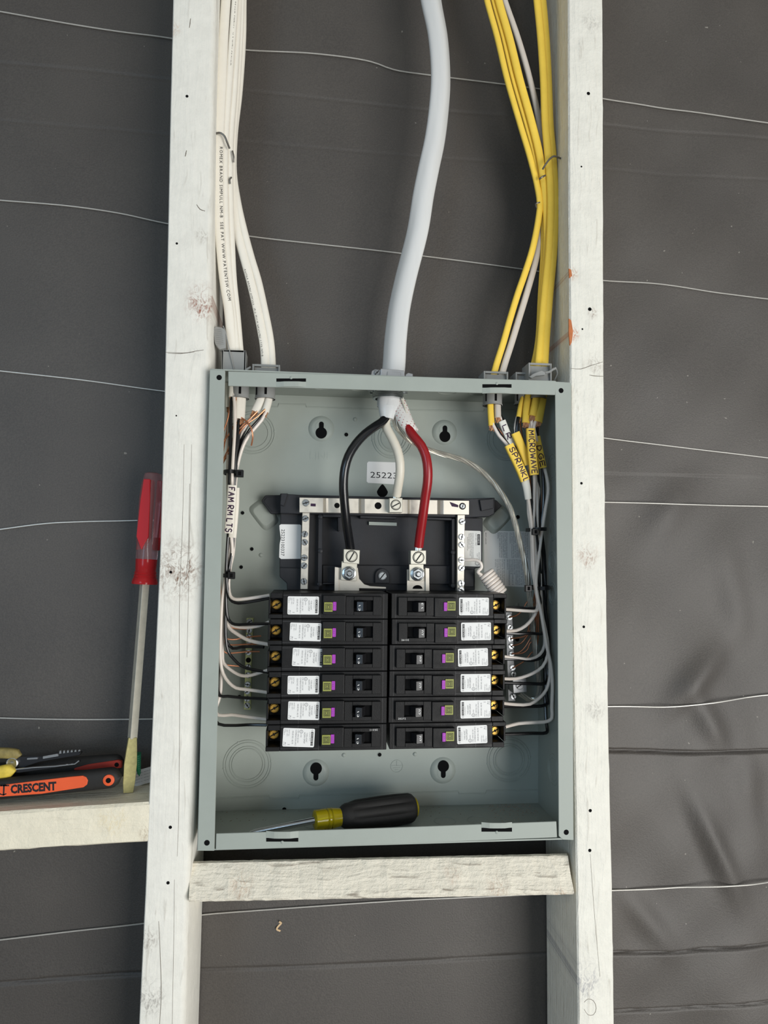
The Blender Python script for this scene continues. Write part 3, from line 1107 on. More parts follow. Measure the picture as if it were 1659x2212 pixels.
# pressed seam lines
for poly in [[(470, 877), (601, 879), (602, 872.5), (661, 874), (662, 879), (813, 884), (1000, 888), (1045, 889), (1046, 884), (1110, 886), (1111, 891), (1150, 892)],
             [(462, 1725), (581, 1719), (583, 1725), (645, 1724), (646, 1718.5), (760, 1716), (990, 1709.5), (992, 1715), (1049, 1714), (1051, 1708), (1162, 1706)]]:
    MB().tube([P(u, v, BD - 0.1) for u, v in poly], 0.75, 6).build('seam_ridge', EN, bp)
# side-wall knockouts
for v, yy, R in [(1010, 52, 15), (1144, 52, 12), (1215, 52, 12), (1282, 52, 12), (1662, 52, 16)]:
    z = P(1187, v, yy)[2]
    a = np.arange(32) * 2 * math.pi / 32
    for r in (R, R * 0.72):
        MB().tube(np.stack([np.full(32, BW - 1.5), yy + r * np.cos(a), z + r * np.sin(a)], -1), 0.5, 6, closed=True, up=(1, 0, 0)).build('knockout_ring', EN, box, smooth=True)
for x in (110, 150, 245, 280):
    a = np.arange(32) * 2 * math.pi / 32
    for wz, par in ((-1.5, tw), (-BH + 1.5, fw)):
        MB().tube(np.stack([x + 11 * np.cos(a), 55 + 11 * np.sin(a), np.full(32, wz)], -1), 0.5, 6, closed=True, up=(0, 0, 1)).build('knockout_ring', EN, par, smooth=True)
# hinge lugs on the right wall
for v in (1041, 1628):
    z = P(1195, v, 25)[2]
    MB().box(BW - 8, BW - 1.4, 14, 17, z - 8, z + 8).build('latch_lug', MATS['zinc'], box, bevel=0.6)
# embossed marks
for u, v in ((668, 991), (930, 992)):
    o = P(u, v, BD - 0.25)
    put_text(MB(), 'LINE', 12, o, (1, 0, 0), (0, 0, 1), fit=24).build('embossed_mark', EN, bp)
g = P(857, 1655, BD)
gb = MB().tube(circle(g[0], g[2], 6.6, BD - 0.1, 28), 0.35, 6, closed=True, up=(0, -1, 0))
for x0, x1, z0, z1 in [(-5.6, 5.6, 0.3, 0.9), (-3.6, 3.6, -2.2, -1.6), (-1.6, 1.6, -4.2, -3.6), (-0.3, 0.3, 0.6, 5.6)]:
    gb.box(g[0] + x0, g[0] + x1, BD - 0.4, BD, g[2] + z0, g[2] + z1)
gb.build('embossed_ground_symbol', EN, bp)
# number sticker on the back plate
st = MB().plate([(q[0], q[2]) for q in (P(796, 997, BD - .2), P(862, 999, BD - .2), P(865, 1002, BD - .2), P(865, 1047, BD - .2), P(795, 1043, BD - .2), P(792, 1040, BD - .2), P(793, 1000, BD - .2))], BD - 0.25, BD).build('number_sticker', MATS['sticker_white'], bp)
o = P(799, 1031.5, BD - 0.3)
put_text(MB(), '25223', 9.6, o, (1, 0, -0.02), (0.02, 0, 1), fit=30.5).build('print', MATS['ink'], st)
# sheet instructions on the back plate
L2 = MB().slab([(1049, 1146), (1146, 1148.5), (1149, 1152), (1148, 1266), (1145, 1268.5), (1082, 1266), (1046, 1264), (1045, 1150)], BD - 0.25, BD).build('instruction_sticker', MATS['sticker_grey'], bp)
EN_L = ['This equipment is designed', 'and tested by Square D to', 'performance levels that', 'exceed UL requirements.', 'Use of other breakers may void',
        'safety and proper Reliability.', 'Square D disclaims all liability', 'for damage, injury or non-', 'performance caused by the', 'use of failure of non-Square D', 'circuit breakers.', '',
        'Allowing petroleum based', 'paint, solvents or spray to', 'contact the nonmetallic parts', 'of this product may adversely', 'affect user safety and impair', 'reliability.']
ES_L = ['El equipo fue probado por', 'los niveles de funcionamiento', 'que exceden UL. El uso de', 'otros interruptores afecta la', 'confiabilidad del equipo. Square',
        'D no asume responsabilidad por', 'danos, lesiones o mal', 'funcionamiento causado por el', 'uso o desperfecto de', 'interruptores automaticos que no', 'sean Square D.', '', 'Al permitir que las pinturas',
        'con base de petroleo entren', 'en contacto con las partes no', 'metalicas de este producto,', 'esto puede afectar la seguridad', 'del usuario.']
tb = MB()
c0 = P(1142, 1150, BD - 0.3)
c1 = P(1142, 1208, BD - 0.3)
hz = c0[2] - c1[2]
for lines, c in ((EN_L, c0), (ES_L, c1)):
    for i, t in enumerate(lines):
        if t:
            o = np.array((c[0] - 2.0 - i * 2.02 - (3 if c is c1 else 0), BD - 0.3, c[2] - 0.3))
            w = text_geo(t, 1.9)[0][:, 0].max()
            put_text(tb, t, 2.0, o, (0, 0, -1), (1, 0, 0), fit=(hz - 1.6) if len(t) > 22 else None)
put_text(tb, '40271-650-03', 2.4, P(1048, 1150, BD - 0.3), (0, 0, -1), (1, 0, 0))
tb.build('print', MATS['ink_fine'], L2)
# grit swept onto the box floor
gb = MB()
for i in range(420):
    if rng.random() < 0.65:
        x, y = 300 + 52 * rng.random(), 100 - 70 * abs(rng.normal(0, 0.35))
    else:
        x, y = 10 + 340 * rng.random(), 99 - 30 * rng.random()
    if y < 8 or x > 358:
        continue
    z = -BH + 1.4
    r = 0.25 + 0.55 * rng.random()
    a = rng.random() * 6.28
    q = [(x + r * math.cos(a + k * 2.1) * (1 + rng.random()), y + r * math.sin(a + k * 2.1), z) for k in range(3)]
    gb.add(q + [(x, y, z + r * 0.9)], [(0, 1, 3), (1, 2, 3), (2, 0, 3), (0, 2, 1)])
g = gb.build('grit', MATS['debris'])
tag(g, 'pale dust and grit scattered on the floor of the panel box', 'debris')
g['kind'] = 'stuff'

# ------------------------------------------------------------------ the black bus carrier
CB = MATS['chassis_black']
car = thing('bus_carrier', 'black plastic bus carrier with neutral bars above the breakers', 'bus assembly', tuple(P(826, 1270, BD)))
MB().slab([(564.5, 1082), (573, 1070), (612, 1069), (612, 1110), (585, 1110)], 88, 97).build('mounting_ear', CB, car, bevel=0.6)
MB().slab([(570, 1083), (576, 1075), (606, 1073.5), (606, 1105), (588, 1105)], 87, 88).build('ear_rib', CB, car)
MB().slab([(1060, 1076), (1073, 1081), (1084.5, 1093), (1060, 1115), (1050, 1112)], 88, 97).build('mounting_ear', CB, car, bevel=0.6)
MB().slab([(1060, 1082), (1070, 1085), (1077, 1093), (1062, 1107), (1056, 1105)], 87, 88).build('ear_rib', CB, car)
MB().slab([(605, 1066), (647, 1069), (830, 1073), (1012, 1077), (1069, 1075), (1068, 1110), (1056, 1116), (1012, 1118), (830, 1115), (647, 1110), (605, 1109)], 68, 88).build('cross_beam', CB, car, bevel=0.7)
MB().slab([(1036, 1080), (1066, 1077), (1066, 1098), (1040, 1104)], 65, 68).build('snap_latch', CB, car, bevel=0.5)
MB().slab([(607, 1066), (622, 1066), (613, 1094), (605, 1090)], 65, 68).build('snap_latch', CB, car, bevel=0.5)
MB().slab([(606, 1109), (690, 1111), (690, 1275), (620, 1275), (619.5, 1260), (604, 1246), (604, 1222)], 80, 100).build('side_panel', CB, car, bevel=0.6)
MB().slab([(604, 1226), (652, 1227), (652, 1275), (620, 1275), (619.5, 1260), (604, 1246)], 76, 80).build('side_step', CB, car, bevel=0.6)
MB().slab([(984, 1118), (1043, 1119), (1042, 1225), (1026, 1228), (1026, 1275), (984, 1275)], 80, 100).build('side_panel', CB, car, bevel=0.6)
MB().slab([(1002, 1230), (1024, 1230), (1024, 1268), (1002, 1268)], 75, 80).build('side_step', CB, car, bevel=0.6)
MB().slab([(690, 1110), (984, 1116), (984, 1285), (690, 1285)], 88, 98).build('floor_panel', CB, car)
MB().slab([(697, 1221), (978, 1222), (978, 1262), (697, 1261)], 83, 88).build('floor_step', CB, car, bevel=0.5)
for poly in ([(688, 1112), (697, 1112), (695.5, 1267), (686, 1267)], [(976, 1120), (983, 1120), (983, 1268), (976, 1268)],
             [(697, 1111), (737, 1112), (737, 1117.5), (697, 1117)], [(778, 1114), (857, 1116), (857, 1121), (778, 1119)], [(915, 1117), (976, 1119), (976, 1124), (915, 1122)],
             [(730, 1118), (734, 1118), (734, 1147), (730, 1147)], [(697, 1259), (723, 1259), (723, 1262), (697, 1262)]):
    MB().slab(poly, 70, 89).build('rib', CB, car, bevel=0.4)
for u, v in ((692, 1190), (979, 1193), (692, 1116), (690, 1262), (979, 1265)):
    q = P(u, v, 70)
    MB().lathe((q[0], 86, q[2]), (0, -1, 0), [(0, 2.8), (17, 2.6), (17.4, 2.0)], 14).build('rib_post', CB, car, smooth=True)
MB().slab([(797, 1127), (857, 1129), (857, 1136), (797, 1134)], 84, 88).build('grey_slot', EN, car)
q = P(826, 1244, 78)
MB().plate([(q[0] + 8 * math.cos(a), q[2] + 8 * math.sin(a)) for a in np.linspace(0, math.pi, 12)] + [(q[0] - 8, q[2] - 8), (q[0] + 8, q[2] - 8)], 79, 88).build('screw_boss', CB, car, bevel=0.5)
screw(car, (q[0], 79, q[2]), 4.6, 2.4, 0.9, 'slot')

# neutral cross strap: stepped tinned bar
nodes_ = [(646.7, 58), (698, 58), (704, 62), (709, 63), (775, 63), (780, 60), (788, 58), (838, 58), (881, 58), (884, 62), (888, 63), (945, 63), (951, 60), (958, 58), (1013.5, 58)]
vs, fs = [], []
for u, Y in nodes_:
    t = (u - 646.7) / (1013.5 - 646.7)
    a, c = P(u, 1074.5 + 7 * t, Y), P(u, 1107 + 5 * t, Y)
    for q in (a, c):
        vs.append(q)
        vs.append((q[0], q[1] + 2.2, q[2]))
n = len(nodes_)
for i in range(n - 1):
    a = i * 4
    fs += [(a, a + 4, a + 6, a + 2), (a + 1, a + 3, a + 7, a + 5), (a, a + 1, a + 5, a + 4), (a + 2, a + 6, a + 7, a + 3)]
fs += [(0, 2, 3, 1), (4 * n - 4, 4 * n - 3, 4 * n - 1, 4 * n - 2)]
strap = MB().add(vs, fs).build('neutral_strap', MATS['tinned'], car, bevel=0.3)
for u, v, r, Y in [(728, 1092, 2.9, 63), (816.7, 1092.5, 3.7, 58), (999, 1093.5, 3.7, 58)]:
    q = P(u, v, Y)
    MB().lathe((q[0], Y - 0.12, q[2]), (0, 1, 0), [(0, r), (0.3, r * 0.96)], 20).build('strap_hole', MATS['hole_dark'], strap)
q = P(661, 1086.5, 58)
screw(car, (q[0], 58, q[2]), 3.8, 2.0, 0.3, 'combo')
q = P(999, 1093.5, 58)
screw(car, (q[0], 58.3, q[2]), 2.7, 1.5, 1.2, 'combo')
for pix in ([(671, 1087.5), (682, 1088), (682, 1094), (671, 1093.5)], [(971, 1084), (980, 1087), (990, 1091), (990, 1096), (976, 1094)]):
    MB().slab(pix, 57.85, 58.2).build('marker_dab', MATS['marker'], strap)
for pl, scr in (([(653, 1107), (669, 1107), (664.8, 1273), (648.5, 1273)], [(660, 1120.5), (658.6, 1154), (658.4, 1171.5), (657.6, 1205), (657, 1222), (656.6, 1256)]),
                ([(988, 1112), (1004.5, 1112), (1002.5, 1281), (987.5, 1281)], [(998, 1127), (997, 1160), (997, 1177), (996.6, 1210), (996.6, 1227), (996, 1260), (995.6, 1274)])):
    bar = MB().slab(pl, 64, 73).build('neutral_bar', MATS['tinned'], car, bevel=0.4)
    for i, (u, v) in enumerate(scr):
        q = P(u, v, 64)
        screw(bar if False else car, (q[0], 64, q[2]), 3.5, 2.2, 0.4 + 0.9 * i, 'combo', name='terminal_screw')


def lug(pix, y0, y1, su, sv, r, ang):
    b = MB().slab(pix, y0, y1).build('lug', MATS['lug_alu'], car, bevel=0.4)
    q = P(su, sv, y0)
    MB().lathe((q[0], y0 + 0.05, q[2]), (0, -1, 0), [(0, r * 1.18), (0.25, r * 1.1)], 26).build('thread_ring', MATS['slot_dark'], b)
    screw(b, (q[0], y0, q[2]), r, 1.2, ang, 'slot', m='lug_alu')
    return b


lug([(841, 1076), (869.5, 1075.5), (869.5, 1107), (841, 1107)], 46, 58, 855, 1090.7, 4.8, 0.5)
lug([(742.5, 1186), (777.5, 1188.5), (776, 1218.5), (742, 1215.5)], 44, 60, 759.5, 1201.5, 5.4, 1.05)
lug([(887, 1189), (920.5, 1189), (920.5, 1219), (887, 1219)], 44, 60, 904, 1204, 5.4, 0.95)
for pix in ([(738, 1212), (772, 1212), (770, 1255), (736, 1253)], [(884, 1219), (915, 1219), (915.5, 1255), (884, 1255)]):
    MB().slab(pix, 59, 62.5).build('lug_tongue', MATS['lug_alu'], car, bevel=0.3)
MB().slab([(724, 1226), (735, 1226), (773, 1226), (776, 1250), (787, 1262), (800, 1266), (834, 1268), (834, 1272), (776, 1271), (776, 1282), (723, 1282)], 65, 68).build('bus_stab', MATS['tinned'], car, bevel=0.3)
MB().slab([(723.5, 1225), (731, 1226), (731, 1282), (722.5, 1282)], 62, 65).build('bus_edge', MATS['tinned'], car)
MB().slab([(879, 1230), (926, 1228), (926.5, 1281), (879, 1281)], 65, 68).build('bus_stab', MATS['tinned'], car, bevel=0.3)
MB().slab([(919, 1227), (927, 1228), (927.5, 1281), (920, 1281)], 62, 65).build('bus_edge', MATS['tinned'], car)
q = P(902, 1272, 65)
MB().plate([(q[0] + 5.4 * math.cos(a), q[2] + 4 * math.sin(a)) for a in np.linspace(0, math.pi, 12)], 64.8, 65.5).build('bus_notch', MATS['hole_dark'], car)
for u, v in ((754, 1238.5), (901.5, 1240)):
    q = P(u, v, 59)
    MB().lathe((q[0], 59, q[2]), (0, -1, 0), [(0, 7.4), (1.0, 7.4), (1.3, 6.8)], 28).build('washer', MATS['zinc'], car, smooth=True)
    MB().lathe((q[0], 57.7, q[2]), (0, -1, 0), [(0, 6.2), (4.2, 6.2), (4.9, 5.4)], 6).build('hex_nut', MATS['zinc'], car)
    MB().lathe((q[0], 53.5, q[2]), (0, -1, 0), [(0, 3.1), (2.0, 3.1), (2.4, 2.5), (5.0, 2.5), (5.4, 2.1)], 18).build('stud_bolt', MATS['zinc'], car, smooth=True)
# data stickers on the carrier
sl = MB().slab([(607, 1132.5), (648, 1133), (650.5, 1135), (649.5, 1207), (607, 1207.5), (603, 1204), (604, 1176), (606.5, 1163), (604, 1143), (603.5, 1135)], 79.6, 80).build('serial_sticker', MATS['sticker_white'], car)
put_text(MB(), '25223100337', 5.2, P(608, 1143, 79.5), (0, 0, -1), (1, 0, 0), fit=28.5).build('print', MATS['ink'], sl)
sr = MB().slab([(1003, 1146), (1037, 1147), (1039, 1149), (1039, 1222), (1036, 1224), (1003, 1223)], 79.6, 80).build('rating_sticker', MATS['sticker_grey'], car)
tb = MB()
bx = [P(1031.5, 1154, 79.5), P(1037, 1154, 79.5), P(1037, 1177, 79.5), P(1031.5, 1177, 79.5)]
MB().slab([(1031.3, 1154), (1036.8, 1154), (1036.8, 1177.5), (1031.3, 1177.5)], 79.45, 79.6).build('brand_block', MATS['ink'], sr)
put_text(MB(), 'SQUARE D', 2.2, P(1032.6, 1155.5, 79.4), (0, 0, -1), (1, 0, 0), fit=9.4).build('brand_print', MATS['print_white'], sr)
for i, (u, v, t, sz) in enumerate([(1027, 1152, 'CAT. NO. / VAC', 1.9), (1034, 1193, 'ENCLOSURE', 1.6), (1030, 1195, '12-SP  125A', 1.6), (1021, 1151, 'SUITABLE FOR USE AS SERVICE EQUIPMENT', 1.5),
                                   (1018, 1151, 'WHEN NOT MORE THAN SIX MAIN SWITCHES', 1.5), (1015, 1151, 'ARE PROVIDED. USE ONLY TYPE HOM', 1.5), (1012, 1152, 'CIRCUIT BREAKERS 10 kA', 1.5), (1009, 1160, 'BONDING SCREW KIT', 1.5)]):
    put_text(tb, t, sz, P(u, v, 79.5), (0, 0, -1), (1, 0, 0), fit=min(31, text_geo(t, sz)[0][:, 0].max()))
tb.tube(circle(*P(1031, 1216.5, 79.5)[[0, 2]], 2.2, 79.5, 18), 0.2, 4, closed=True, up=(0, -1, 0))
tb.build('print', MATS['ink_fine'], sr)

# ------------------------------------------------------------------ circuit breakers (modelled once, right-hand orientation)
BB = MATS['breaker_black']
BL, BZ = 117.0, 24.9


def make_breaker():
    root = thing('circuit_breaker', 'x', 'circuit breaker', (0, 0, 0), 'circuit breakers in the panel')
    b = MB()
    b.box(0, 103.3, 9, 72, -BZ, 0)
    b.box(103.3, BL, 9, 72, -4.2, 0)
    b.box(103.3, BL - 1.8, 9, 72, -BZ, -19.6)
    b.box(115, BL, 11, 72, -19.6, -4.2)
    b.box(103.3, 115, 30, 72, -19.6, -4.2)
    b.build('body', BB, root, bevel=0.45)
    # raised switch plate around a real opening
    b = MB()
    x0, x1, z0, z1 = 6.4, 42.0, -21.9, -3.7
    hx0, hx1, hz0, hz1 = 15.2, 34.0, -18.2, -7.4
    b.box(x0, hx0, 5, 9.2, z0, z1)
    b.box(hx1, x1, 5, 9.2, z0, z1)
    b.box(hx0, hx1, 5, 9.2, hz1, z1)
    b.box(hx0, hx1, 5, 9.2, z0, hz0)
    b.build('switch_plate', BB, root, bevel=0.3)
    MB().box(hx0 + .1, hx1 - .1, 8.4, 9.3, hz0, hz1).build('switch_well', MATS['hole_dark'], root)
    MB().box(42.3, 64.2, 3.8, 9.2, -23.0, -4.0).build('test_block', BB, root, bevel=0.6, seg=2)
    # handle leaning outwards
    h = MB()
    a = math.radians(21)
    c, s = math.cos(a), math.sin(a)
    loop = [(-3.6, 2), (3.4, 2), (3.2, -9.0), (-3.4, -9.0)]
    pts = [(25.2 + x * c - y * s, 7.0 + x * s + y * c) for x, y in loop]
    h.prism([(x, y, -8.2) for x, y in pts], [(x, y, -17.4) for x, y in pts])
    hd = h.build('handle', MATS['handle_black'], root, bevel=0.5, seg=2)
    # flat end cap of the handle carrying the rating
    e0, e1 = np.array(pts[3]), np.array(pts[2])
    nrm = np.array((-(e1 - e0)[1], (e1 - e0)[0]))
    nrm = nrm / np.linalg.norm(nrm)
    if nrm[1] > 0:
        nrm = -nrm
    f0, f1 = e0 + (e1 - e0) * 0.06 + nrm * 0.05, e0 + (e1 - e0) * 0.97 + nrm * 0.05
    g0, g1 = f0 + nrm * 0.25, f1 + nrm * 0.25
    MB().prism([(q[0], q[1], -8.6) for q in (f0, f1, g1, g0)], [(q[0], q[1], -17.0) for q in (f0, f1, g1, g0)]).build('rating_cap', MATS['handle_cap'], hd)
    # test button: olive badge and purple strip
    MB().box(54.9, 63.2, 2.6, 4.0, -16.4, -7.2).build('badge', MATS['olive'], root, bevel=0.2)
    bd = MB()
    cx, cz = 59.0, -11.8
    for w, hh, t in ((6.2, 6.2, 0.45), (4.0, 4.6, 0.45), (2.0, 2.8, 0.4)):
        for q in ((cx - w / 2, cx + w / 2, cz + hh / 2 - t, cz + hh / 2), (cx - w / 2, cx + w / 2, cz - hh / 2, cz - hh / 2 + t), (cx - w / 2, cx - w / 2 + t, cz - hh / 2, cz + hh / 2), (cx + w / 2 - t, cx + w / 2, cz - hh / 2, cz + hh / 2)):
            bd.box(q[0], q[1], 2.5, 2.6, q[2], q[3])
    bd.build('badge_squares', MATS['ink'], root)
    MB().box(51.4, 54.7, 2.4, 4.0, -16.8, -8.4).build('test_button', MATS['purple'], root, bevel=0.3)
    put_text(MB(), 'TEST', 2.7, (54.0, 2.33, -16.3), (0, 0, 1), (-1, 0, 0), fit=7.2).build('test_print', MATS['purple_dark'], root)
    # terminal screw in its well
    o = (109.9, 27.5, -12.3)
    b, d = screw_geo(o, 4.7, 2.6, 0.5, 'combo', 22)
    sc = b.build('terminal_screw', MATS['brass'], root)
    d.build('slot', MATS['slot_dark'], sc)
    # seams of the moulded case, their edge highlights painted as lighter grey lines
    for x in (4.2, 66.2, 86.0):
        MB().box(x, x + 0.25, 8.9, 9.1, -BZ + 0.6, -0.6).build('case_seam', MATS['seam_highlight'], root)
    for z in (-2.4, -22.6):
        MB().box(66.4, 103.0, 8.9, 9.1, z - 0.12, z + 0.12).build('case_seam', MATS['seam_highlight'], root)
    return root


def make_sticker(model):
    """returns (sticker object, print object) without a parent, origin at the sticker's corner"""
    w, h = 30.4, 17.6
    loop = []
    r = 1.2
    for cx, cz, a0 in ((w - r, -r, 0), (r, -r, 90), (r, -h + r, 180), (w - r, -h + r, 270)):
        for k in range(5):
            a = math.radians(a0 + 90 * k / 4)
            loop.append((cx + r * math.cos(a), cz + r * math.sin(a)))
    st = MB().plate(loop, 8.72, 9.02).build('sticker', MATS['sticker_white'])
    b = MB()
    bk = MB().box(1.3, 3.5, 8.66, 8.72, -h + 3.0, -1.6).build('brand_block', MATS['ink'])
    b.tube(circle(2.4, -h + 1.7, 0.8, 8.68, 4), 0.14, 4, closed=True, up=(0, -1, 0))
    U, R_ = (0, 0, 1), (-1, 0, 0)

    def ln(x, z, t, sz, fit=None):
        put_text(b, t, sz, (x, 8.66, -h + z), U, R_, fit=fit)
    ln(5.0, 3.2, 'by Schneider Electric', 1.0, 8.5)
    ln(8.2, 4.0, 'TYPE HOMT', 1.9, 9.0)
    ln(10.4, 3.6, model, 2.2, 10.4)
    b.tube(circle(13.0, -h + 3.0, 1.5, 8.68, 20), 0.16, 4, closed=True, up=(0, -1, 0))
    ln(13.4, 2.0, 'UL', 1.5, 1.8)
    ln(13.5, 5.2, 'LISTED', 1.3, 3.2)
    ln(16.4, 1.4, 'C.B./ GFCI & C.B./', 1.8, 12.6)
    ln(18.6, 1.4, 'COMBINATION AFCI', 1.8, 14.8)
    ln(21.6, 2.4, 'ISSUE NO. AE-70', 1.9, 12.4)
    ln(25.0, 1.2, 'HACR Type', 1.3, 6.2)
    ln(26.8, 1.2, '10kA, 120V~', 1.3, 6.8)
    ln(28.2, 1.2, '60Hz', 1.2, 2.6)
    ln(29.6, 1.2, 'CLASS A', 1.3, 5.2)
    ln(28.2, h - 4.2, 'B1', 1.4, 2.6)
    ln(29.6, h - 4.6, '0123', 1.2, 3.4)
    b.box(23.4, 25.6, 8.66, 8.72, -2.2, -1.9)
    pr = b.build('print', MATS['ink_fine'])
    br = put_text(MB(), 'SQUARE D', 2.3, (3.25, 8.62, -h + 3.6), U, R_, fit=11.6).build('brand_print', MATS['print_white'])
    for o in (pr, br, bk):
        o.parent = st
    return st


proto = make_breaker()
stick = {'15': make_sticker('HOM115PDF'), '20': make_sticker('HOM120PDF')}


def rating_text(t):
    # lettering lies on the sloping end cap
    a = math.radians(21)
    c, s = math.cos(a), math.sin(a)
    ctr = np.array((25.2 - (-9.0) * s - 0.1 * c, 7.0 + (-9.0) * c - 0.1 * s)) + 0.42 * np.array((s, -c))
    d = np.array((c, 0, s))
    o = np.array((ctr[0], ctr[1], -15.6)) + d * 1.5
    return put_text(MB(), t, 5.2, o, (0, 0, 1), -d, fit=5.4).build('rating_print', MATS['print_white'])


rate = {'15': rating_text('15'), '20': rating_text('20')}


def copy_tree(o, parent=None):
    c = o.copy()
    col.objects.link(c)
    c.parent = parent
    for ch in list(o.children):
        copy_tree(ch, c)
    return c


roots = [proto] + [copy_tree(proto) for _ in range(11)]
zl, zr = P(585, 1280.5, 9)[2], P(850, 1281.5, 9)[2]
ORD = ['topmost', 'second', 'third', 'fourth', 'fifth', 'lowest']
LEFT_ST = [621.5, 626, 631, 621.5, 622, 610.5]      # left edge of each sticker in the picture
RIGHT_ST = [991.7, 996, 989, 995, 994.5, 987]
LEFT_IN, RIGHT_IN = 177.6, [181.0, 181.6, 179.6, 179.6, 179.2, 180.4]
date_prints = {('R', 1): '26132', ('R', 4): '25272', ('L', 5): '25311'}
for side in 'LR':
    for i in range(6):
        root = roots.pop(0)
        amp = '15' if side == 'L' or i == 0 else '20'
        ztop = (zl if side == 'L' else zr) - 25.4 * i
        if side == 'L':
            root.location = (LEFT_IN * S, 0, (ztop - BZ) * S)
            root.rotation_euler = (0, math.pi, 0)
        else:
            root.location = (RIGHT_IN[i] * S, 0, ztop * S)
            root.rotation_euler = (0, 0, 0)
        where = ('%s %s' % (ORD[i], 'breaker' if i in (0, 5) else 'breaker from the top')) + (' in the left column' if side == 'L' else ' in the right column')
        root['label'] = ('black %s amp dual function %s' % (amp, where))
        if side == 'R' and i == 0:
            root['label'] = 'black 15 amp dual function breaker, topmost in the right column, coiled white pigtail'
        s = copy_tree(stick[amp], root)
        vrow = 1289.5 + 56.4 * i
        px = P((LEFT_ST if side == 'L' else RIGHT_ST)[i], vrow, 9)[0]
        lx = (LEFT_IN - px - 30.4) if side == 'L' else (px - RIGHT_IN[i])
        s.location = (lx * S, 0, (-3.9 + (0.5 if i % 2 else 0)) * S)
        s.rotation_euler = (0, math.radians((2.2 if side == 'L' else -1.2) * (0.6 + 0.5 * ((i * 7) % 3 - 1))), 0)
        r = copy_tree(rate[amp], [c for c in root.children if c.name.startswith('handle')][0])
        if (side, i) in date_prints:
            d = put_text(MB(), date_prints[(side, i)], 2.4, (9.0, 4.9, -20.9), (1, 0, 0), (0, 0, 1), fit=7.5).build('date_print', MATS['print_white'])
            d.parent = root
for o in list(stick.values()) + list(rate.values()):
    for ch in list(o.children):
        bpy.data.objects.remove(ch)
    bpy.data.objects.remove(o)
BRK = {o.name: o for o in bpy.data.objects if o.name.startswith('circuit_breaker')}
first_right = [o for o in BRK.values() if 'coiled' in o['label']][0]
# coiled neutral pigtail of the top right breaker
ax = smoothpath([P(1048, 1236, 62), P(1058, 1250, 60), P(1072, 1271, 58), P(1080, 1283, 57)], 1.0)
turns = 8.0
sp = []
R0 = 6.6
n = 190
for k in range(n):
    t = k / (n - 1)
    c = np.array([np.interp(t * (len(ax) - 1), np.arange(len(ax)), ax[:, j]) for j in range(3)])
    tg = ax[-1] - ax[0]
    tg = tg / np.linalg.norm(tg)
    e1 = np.cross(tg, (0, 1, 0))
    e1 /= np.linalg.norm(e1)
    e2 = np.cross(tg, e1)
    a = 2 * math.pi * turns * t + 2.4
    sp.append(c + R0 * (1.15 * math.cos(a) * e1 + 0.75 * math.sin(a) * e2))
lead = smoothpath([P(997, 1210, 66), P(1010, 1209.5, 62), P(1028, 1210, 58), P(1038, 1216, 56), P(1040, 1226, 57), P(1032, 1236, 56), np.array(sp[0])], 1.5)
tail = smoothpath([np.array(sp[-1]), P(1088, 1284, 56), P(1084, 1292, 58)], 1.5)
pig = MB().tube(np.vstack([lead[:-1], np.array(sp), tail[1:]]), 1.75, 8).build('pigtail_wire', MATS['wire_white'], smooth=True, label='coiled white neutral pigtail wire')
pig.parent = first_right
pig.location = tuple(-np.array(first_right.location))

# ------------------------------------------------------------------ ground bars
gb = thing('ground_bar', 'pale green tinted ground bar with screws left of the breakers', 'terminal bar', tuple(P(536, 1535, 92)))
MB().slab([(532, 1336), (547.5, 1336), (543, 1440), (541.5, 1533), (526.5, 1533), (529.5, 1440)], 84, 94).build('bar', MATS['green_bar'], gb, bevel=0.4)
for i, (u, v) in enumerate([(539, 1343), (538.5, 1362), (538, 1376), (537.5, 1392), (537, 1409), (536, 1441), (536, 1458), (535, 1478), (534.5, 1493), (534, 1509), (534, 1524)]):
    q = P(u, v, 84)
    screw(gb, (q[0], 84, q[2]), 3.3, 2.4 if i not in (10,) else 0.4, 0.5 + 0.8 * i, 'combo')
q = P(536.5, 1426, 84)
MB().lathe((q[0], 83.9, q[2]), (0, 1, 0), [(0, 2.8), (0.3, 2.7)], 16).build('open_hole', MATS['hole_dark'], gb)
gr = thing('ground_bar', 'grey ground bar with screws and a large lug right of the breakers', 'terminal bar', tuple(P(1106, 1515, 92)))
MB().slab([(1092, 1322), (1107, 1322), (1114, 1515), (1098, 1515)], 86, 96).build('bar', MATS['die_cast'], gr, bevel=0.4)
for i, (u, v) in enumerate([(1100, 1333), (1101, 1355), (1102, 1380), (1103.5, 1396), (1104.5, 1412), (1106.5, 1442), (1108, 1456), (1108, 1504)]):
    q = P(u, v, 86)
    screw(gr, (q[0], 86, q[2]), 3.4, 2.6, 0.3 + 0.7 * i, 'combo')
lg = MB().slab([(1107, 1468), (1137, 1465), (1138.5, 1495), (1109, 1498)], 68, 84).build('ground_lug', MATS['die_cast'], gr, bevel=0.5)
q = P(1122.5, 1481, 68)
screw(lg, (q[0], 68, q[2]), 4.4, 0.8, 0.6, 'slot', m='die_cast')
# ------------------------------------------------------------------ cable clamps on the top wall
CG = MATS['clamp_grey']


def ring_wall(b, cx, cy, z0, z1, ro, ri, n=28, gaps=()):
    a = np.arange(n) * 2 * math.pi / n
    pts = np.stack([cx + (ro + ri) / 2 * np.cos(a), cy + (ro + ri) / 2 * np.sin(a), np.full(n, (z0 + z1) / 2)], -1)
    w, h = (ro - ri) / 2, abs(z1 - z0) / 2
    b.sweep(pts, lambda i, t: [(-w, -h), (w, -h), (w, h), (-w, h)], up=(0, 0, 1), closed=True)
    return b


